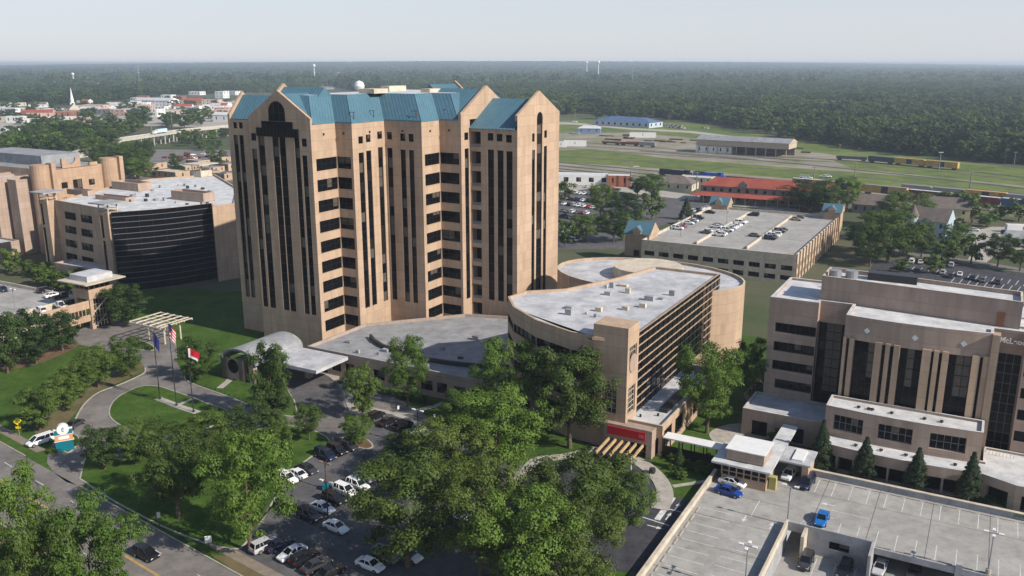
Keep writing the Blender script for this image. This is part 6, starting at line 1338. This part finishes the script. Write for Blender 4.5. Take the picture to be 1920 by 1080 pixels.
def post_sign(label, u, v, h, w, hh, m, rz=.4):
    r_ = thing('post_sign', label, 'sign', P(u, v), .02, rz); t = MB(); t.tube([(0, 0, 0), (0, 0, h)], .05, 6); t.build('post', darksteel, r_); t = MB(); t.box(-w/2, w/2, -.1, -.04, h-hh, h); t.build('plate', m, r_)
post_sign('small white sign on a dark post beside the pavement', 300, 992, 3.0, .5, 1.0, white); post_sign('square white board standing at pavement edge', 391, 1022, 1.6, 1.0, 1.2, white); post_sign('small white sign on the magnolia lawn', 533, 728, 1.8, .6, .8, white); post_sign('small sign at the drive mouth corner', 156, 880, 1.6, .4, .5, white)
for u, v, lb in ((747, 774, 'short white path marker at the podium path fork'), (815, 790, 'short white path marker by the parked white car')): post_sign(lb, u, v, 1.6, .4, .8, white)
def lamp(label, at, z, h, arms=2, m=steel, group='light poles', base=False, head=white):
    r_ = thing('light_pole', label, 'light pole', at, z, GR, group); t = MB(); t.tube([(0, 0, 0), (0, 0, h)], [.13, .08], 8); t.build('pole', m, r_)
    if base: t = MB(); t.tube([(0, 0, 0), (0, 0, .9)], .36, 12); t.build('base', concrete2, r_)
    for k in range(arms):
        a = 6.283*k/arms; t = MB(); t.bar((0, 0, h), (.7*math.cos(a), .7*math.sin(a), h+.05), .08); t.build('arm', m, r_); t = MB(); c, s = math.cos(a), math.sin(a); q = [(.6, -.2), (1.3, -.2), (1.3, .2), (.6, .2)]; t.prism([(x*c-y*s, x*s+y*c) for x, y in q], h, h+.18); t.build('lamp_head', head, r_)
lamp('tall light pole at the corner of sunken garage level', P(1476, 984, DZ), DZ+.004, HV(912, P(1476, 984, DZ).y)-DZ, 2, base=True)
q = P(1852, 1077, DZ); lamp('four headed light pole on the deck edge', q, DZ+.004, HV(1000, q.y)-DZ, 4, base=True)
q = P(1396, 1110, DZ); lamp('four headed light pole beside the ramp parapet', q, DZ+.004, HV(1024, q.y)-DZ, 4, base=True)
q = P(612, 918); lamp('rusty light pole on a teal base in the front lot', q, .036, HV(884, q.y)+1.5, 2, rust, base=False, head=mat('rusty_head', (.25, .15, .12), .8, .1))
t = MB(); t.prism([(q.x+.8*math.cos(a), q.y+.8*math.sin(a)) for a in [R(45+90*k) for k in range(4)]], .036, 1.1); t.build('teal_planter', tealp, None, 'teal square planter around the rusty light pole', 'planter')
q = P(785, 838); lamp('dark light pole between parked cars and olive tree', q, .036, 7.5, 2, darksteel)
q = P(615, 972); lamp('slim dark light pole in the middle parking row', q, .036, 6.5, 2, darksteel)
for u, v, lb in ((29, 582, 'thin light pole on the left garage roof'), (1276, 444, 'thin light pole on the station garage roof by the huts'), (1362, 424, 'thin light pole on the station garage divider')):
    h0 = 6 if u < 100 else 9; lamp(lb, P(u, v, h0), h0+.012, 6, 2)
for u, vb, vt, lb in ((1182, 352, 305, 'tall utility pole by the warehouse'), (1192, 352, 310, 'floodlight pole beside the utility pole'), (1305, 368, 322, 'pole in front of the blue locomotive'), (1526, 334, 312, 'dark pole on yard grass near work trucks'), (1602, 337, 306, 'dark pole on yard grass left of rail wagons'), (1817, 360, 320, 'dark pole beside the maroon boxcars'), (1760, 322, 284, 'white topped pole behind the yellow boxcar'), (1884, 306, 278, 'white topped pole at the wood edge'), (1901, 310, 284, 'grey pole at the wood edge'), (1574, 283, 270, 'short pole behind the shed'), (1078, 226, 205, 'pole near the blue roof building'), (200, 252, 229, 'utility pole with cross arms by the overpass ramp'), (323, 240, 214, 'light mast behind the overpass'), (105, 262, 240, 'pole beside the town road'), (217, 262, 240, 'pole on the overpass approach'), (285, 250, 232, 'thin light pole on the overpass')):
    p = P(u, vb); h = HV(vt, p.y); r_ = thing('utility_pole', lb, 'pole', p, 0, 0, 'poles around the rail yard and town'); t = MB(); t.tube([(0, 0, 0), (0, 0, h)], [.35, .22], 6); t.build('pole', steel if 'white' in lb or 'flood' in lb or 'light' in lb else greyblock, r_); t = MB(); t.bar((-1.6, 0, h-.6), (1.6, 0, h-.6), .3); t.build('cross_arm', white if 'white' in lb or 'flood' in lb else greyblock, r_)
def watertower(label, u, vt, dist, r):
    x = (u-960)/FPX*dist; z0 = hill(x, dist)-1; hh = HV(vt, dist); hh = max(hh, z0+24); w_ = thing('water_tower', label, 'water tower', (x, dist), z0, 0, 'water towers above the woods'); H_ = hh-z0; t = MB(); t.tube([(0, 0, 0), (0, 0, H_-r)], [r*.45, r*.25], 10); t.build('stem', white, w_)
    t = MB(); t.tube([(0, 0, H_-2*r+.05), (0, 0, H_-1.7*r), (0, 0, H_-r), (0, 0, H_-.3*r), (0, 0, H_)], [r*.3, r*.8, r, r*.75, r*.1], 16); t.build('tank', white, w_)
watertower('white water tower close behind the hospital tower roof', 681, 151, 1500, 9); watertower('white water tower far over the woods right of the tower', 1117, 114, 3600, 6); watertower('small far water tower beside the taller white one', 1096, 115, 3900, 5.5); watertower('far water tower on the skyline above the boulevard', 600, 120, 3400, 6); watertower('pale water tower on the skyline over the town', 160, 136, 3000, 5)
def mast(label, u, vb, vt):
    d_ = 2600; x = (u-960)/FPX*d_; h = HV(vt, d_); m_ = thing('radio_mast', label, 'mast', (x, d_), 0, 0, 'radio masts over the woods'); t = MB(); t.tube([(0, 0, 0), (0, 0, h)], [1.0, .7], 5); t.build('mast', steel, m_)
    for k in range(3): t = MB(); t.box(-1.2, 1.2, -1.2, 1.2, h*(.7+.13*k), h*(.7+.13*k)+1.5); t.build('antenna_ring', white, m_)
mast('tall radio mast on the skyline over the right woods', 1180, 160, 119); mast('grey radio mast in the woods over the town', 280, 150, 124)
# person crossing the lot, bollards, benches
def person(label, at, ang, top, trouser):
    nm = 'person'; V_ = [(0, 0, .98), (0, 0, 1.18), (0, .0, 1.42), (0, .02, 1.53), (0, .03, 1.63), (0, .03, 1.74), (.20, 0, 1.42), (.25, .04, 1.15), (.24, .12, .92), (-.20, 0, 1.42), (-.25, -.03, 1.15), (-.24, .02, .90), (.09, 0, .92), (.10, .14, .50), (.10, .12, .06), (.10, .26, .04), (-.09, 0, .92), (-.10, -.06, .50), (-.10, -.26, .10), (-.10, -.14, .04)]
    E_ = [(0, 1), (1, 2), (2, 3), (3, 4), (4, 5), (2, 6), (6, 7), (7, 8), (2, 9), (9, 10), (10, 11), (0, 12), (12, 13), (13, 14), (14, 15), (0, 16), (16, 17), (17, 18), (18, 19)]
    R_ = [.15, .15, .15, .06, .09, .06, .07, .05, .035, .07, .05, .035, .10, .065, .045, .04, .10, .065, .045, .04]
    me = bpy.data.meshes.new('body'); me.from_pydata(V_, E_, []); o = bpy.data.objects.new(nm, me); COL.objects.link(o); md = o.modifiers.new('skin', 'SKIN'); 
    for i, r in enumerate(R_): me.skin_vertices[0].data[i].radius = (r, r*.75)
    me.skin_vertices[0].data[0].use_root = True; o.modifiers.new('sub', 'SUBSURF').levels = 1; o.modifiers['sub'].render_levels = 1
    m_, nt, b_ = nodes('person_clothes'); N, L = nt.nodes, nt.links; tc = N.new('ShaderNodeTexCoord'); sx = N.new('ShaderNodeSeparateXYZ'); L.new(tc.outputs['Object'], sx.inputs[0]); rp = N.new('ShaderNodeValToRGB'); rp.color_ramp.interpolation = 'CONSTANT'
    mu = N.new('ShaderNodeMath'); mu.operation = 'MULTIPLY'; mu.inputs[1].default_value = .5; L.new(sx.outputs[2], mu.inputs[0]); L.new(mu.outputs[0], rp.inputs[0]); el = rp.color_ramp.elements; el[0].position = 0; el[0].color = (*trouser, 1); el[1].position = .48; el[1].color = (*top, 1)
    e3 = el.new(.755); e3.color = (.28, .16, .10, 1); e4 = el.new(.85); e4.color = (.02, .015, .012, 1); L.new(rp.outputs[0], b_.inputs['Base Color']); me.materials.append(m_)
    o.location = (*at, .036); o.rotation_euler[2] = ang; o['label'] = label; o['category'] = 'person'
person('person in dark clothes walking across the front lot', P(682, 865), R(200), (.02, .025, .04), (.015, .016, .022))
for u, v in ((1112, 862), (1223, 888)):
    t = MB(); t.tube([(0, 0, 0), (0, 0, .45), (0, 0, .9), (0, 0, .92)], [.5, .62, .55, .1], 14); o = t.build('planter_pot', darksteel, None, 'round dark planter pot on the emergency pavement', 'planter', 'planter pots on the emergency pavement'); o.location = (*P(u, v), .142)
for k in range(14):
    t = MB(); t.tube([(0, 0, 0), (0, 0, .55)], .09, 8); o = t.build('bollard', darksteel, None, 'short dark bollard along the drive kerb', 'bollard', 'bollards along the drive kerb'); q = P(352+k*8.8, 712.5+k*3.3); o.location = (q.x, q.y, .145)
# ------------------------------------------------------------------ far woods (one mass)
fcol = bpy.data.collections.new('wood_crowns')
for i in range(5):
    rnd = random.Random(900+i); me = crown(500+i, .03, 64, 15, .046, (.09, .16), m=LEAF['forest'], lobes=9); fo = bpy.data.objects.new('wood_crown', me); fcol.objects.link(fo)
LOWc = [crown(600+i, .05, 22, 9, .10, (.14, .23), m=LEAF['forest']) for i in range(3)]
for me in LOWc: fo = bpy.data.objects.new('wood_crown_far', me); fcol.objects.link(fo)
edge = [(-400, 205), (0, 200), (180, 196), (230, 188), (330, 178), (430, 176), (560, 176), (600, 166), (640, 166), (700, 178), (900, 200), (1050, 216), (1110, 214), (1230, 222), (1300, 227), (1400, 246), (1480, 262), (1600, 280), (1750, 297), (1930, 311), (2400, 360)]
def edge_v(u):
    for (a_, va), (b2, vb) in zip(edge, edge[1:]):
        if a_ <= u <= b2: return va+(vb-va)*(u-a_)/(b2-a_)
    return 200
rnd = random.Random(55); pts = []; att = []
from mathutils import noise
def scatter(y0, y1, sp, sc, idx):
    n = int((y1-y0)*(y0+y1)*.68*1.0/(sp*sp))
    for _ in range(n):
        y = math.sqrt(rnd.uniform(y0*y0, y1*y1)); x = rnd.uniform(-.68, .68)*y
        u, v = PROJ(x, y)
        if v > edge_v(u)-rnd.uniform(0, 1.5): continue
        if 585 < u < 672 and 126 < v < 172 and abs(u-(605+(168-v)*1.28)) < (v-118)*.33 and rnd.random() < .93: continue
        k = noise.noise(Vector((x*.0025, y*.0025, 3))); 
        if k > .42 and rnd.random() < .6: continue
        if u < 460 and v > 150 and noise.noise(Vector((x*.006, y*.006, 9))) > .32: continue
        w = rnd.choice((.6, .8, .9, 1, 1.1, 1.35))*rnd.uniform(.85, 1.15)*sc; pts.append((x, y, hill(x, y)-.5)); att.append((w, w*rnd.uniform(.75, 1.15)*(.95 if sc < 18 else .8), rnd.choice(idx)))
scatter(480, 1300, 10.0, 17, (0, 1, 2, 3, 4)); scatter(1300, 2600, 13, 20, (0, 1, 2, 3, 4)); scatter(2600, 5000, 22, 28, (5, 6, 7)); scatter(5000, 13300, 55, 62, (5, 6, 7))
me = bpy.data.meshes.new('far_wood'); me.from_pydata(pts, [], [])
for nm, tp, val in (('w', 'FLOAT', [a[0] for a in att]), ('h', 'FLOAT', [min(a[1], 21) if a[0] < 40 else 13+(a[0] % 7)*3.2 for a in att]), ('k', 'INT', [a[2] for a in att])):
    at = me.attributes.new(nm, tp, 'POINT'); at.data.foreach_set('value', val)
fw = bpy.data.objects.new('far_wood', me); reg(fw, None, 'dense green woods stretching to the hazy horizon', 'woods', None, 'stuff'); me.materials.append(LEAF['forest'])
ng = bpy.data.node_groups.new('wood', 'GeometryNodeTree'); ng.interface.new_socket('Geometry', in_out='INPUT', socket_type='NodeSocketGeometry'); ng.interface.new_socket('Geometry', in_out='OUTPUT', socket_type='NodeSocketGeometry')
N, L = ng.nodes, ng.links; gi_ = N.new('NodeGroupInput'); go_ = N.new('NodeGroupOutput'); ip = N.new('GeometryNodeInstanceOnPoints'); ci = N.new('GeometryNodeCollectionInfo'); ci.inputs[0].default_value = fcol; ci.inputs[1].default_value = True; ci.inputs[2].default_value = True
def attr(nm, tp): a_ = N.new('GeometryNodeInputNamedAttribute'); a_.data_type = tp; a_.inputs[0].default_value = nm; return a_
aw_, ah_, ak_ = attr('w', 'FLOAT'), attr('h', 'FLOAT'), attr('k', 'INT'); cxyz = N.new('ShaderNodeCombineXYZ'); rv = N.new('FunctionNodeRandomValue'); rv.data_type = 'FLOAT'; rv.inputs[3].default_value = 6.28
crz = N.new('ShaderNodeCombineXYZ'); L.new(rv.outputs[1], crz.inputs[2])
L.new(aw_.outputs[0], cxyz.inputs[0]); L.new(aw_.outputs[0], cxyz.inputs[1]); L.new(ah_.outputs[0], cxyz.inputs[2])
L.new(gi_.outputs[0], ip.inputs['Points']); L.new(ci.outputs[0], ip.inputs['Instance']); ip.inputs['Pick Instance'].default_value = True
L.new(ak_.outputs[0], ip.inputs['Instance Index']); L.new(crz.outputs[0], ip.inputs['Rotation']); L.new(cxyz.outputs[0], ip.inputs['Scale']); L.new(ip.outputs[0], go_.inputs[0])
fw.modifiers.new('wood', 'NODES').node_group = ng
print('wood points', len(pts))
# ------------------------------------------------------------------ haze
t = MB(); t.box(-9700, 9700, -700, 13700, -6, 80); hz_ = t.build('haze', [], kind='stuff'); hz_['label'] = 'pale summer haze thickening towards the horizon'; hz_['category'] = 'haze'
hm = bpy.data.materials.new('haze'); hm.use_nodes = True; hn = hm.node_tree.nodes; hn.clear(); pv = hn.new('ShaderNodeVolumePrincipled'); ho = hn.new('ShaderNodeOutputMaterial')
pv.inputs['Color'].default_value = (.74, .86, 1, 1); pv.inputs['Density'].default_value = .00013; pv.inputs['Anisotropy'].default_value = .2
hm.node_tree.links.new(pv.outputs[0], ho.inputs['Volume']); hz_.data.materials.append(hm)
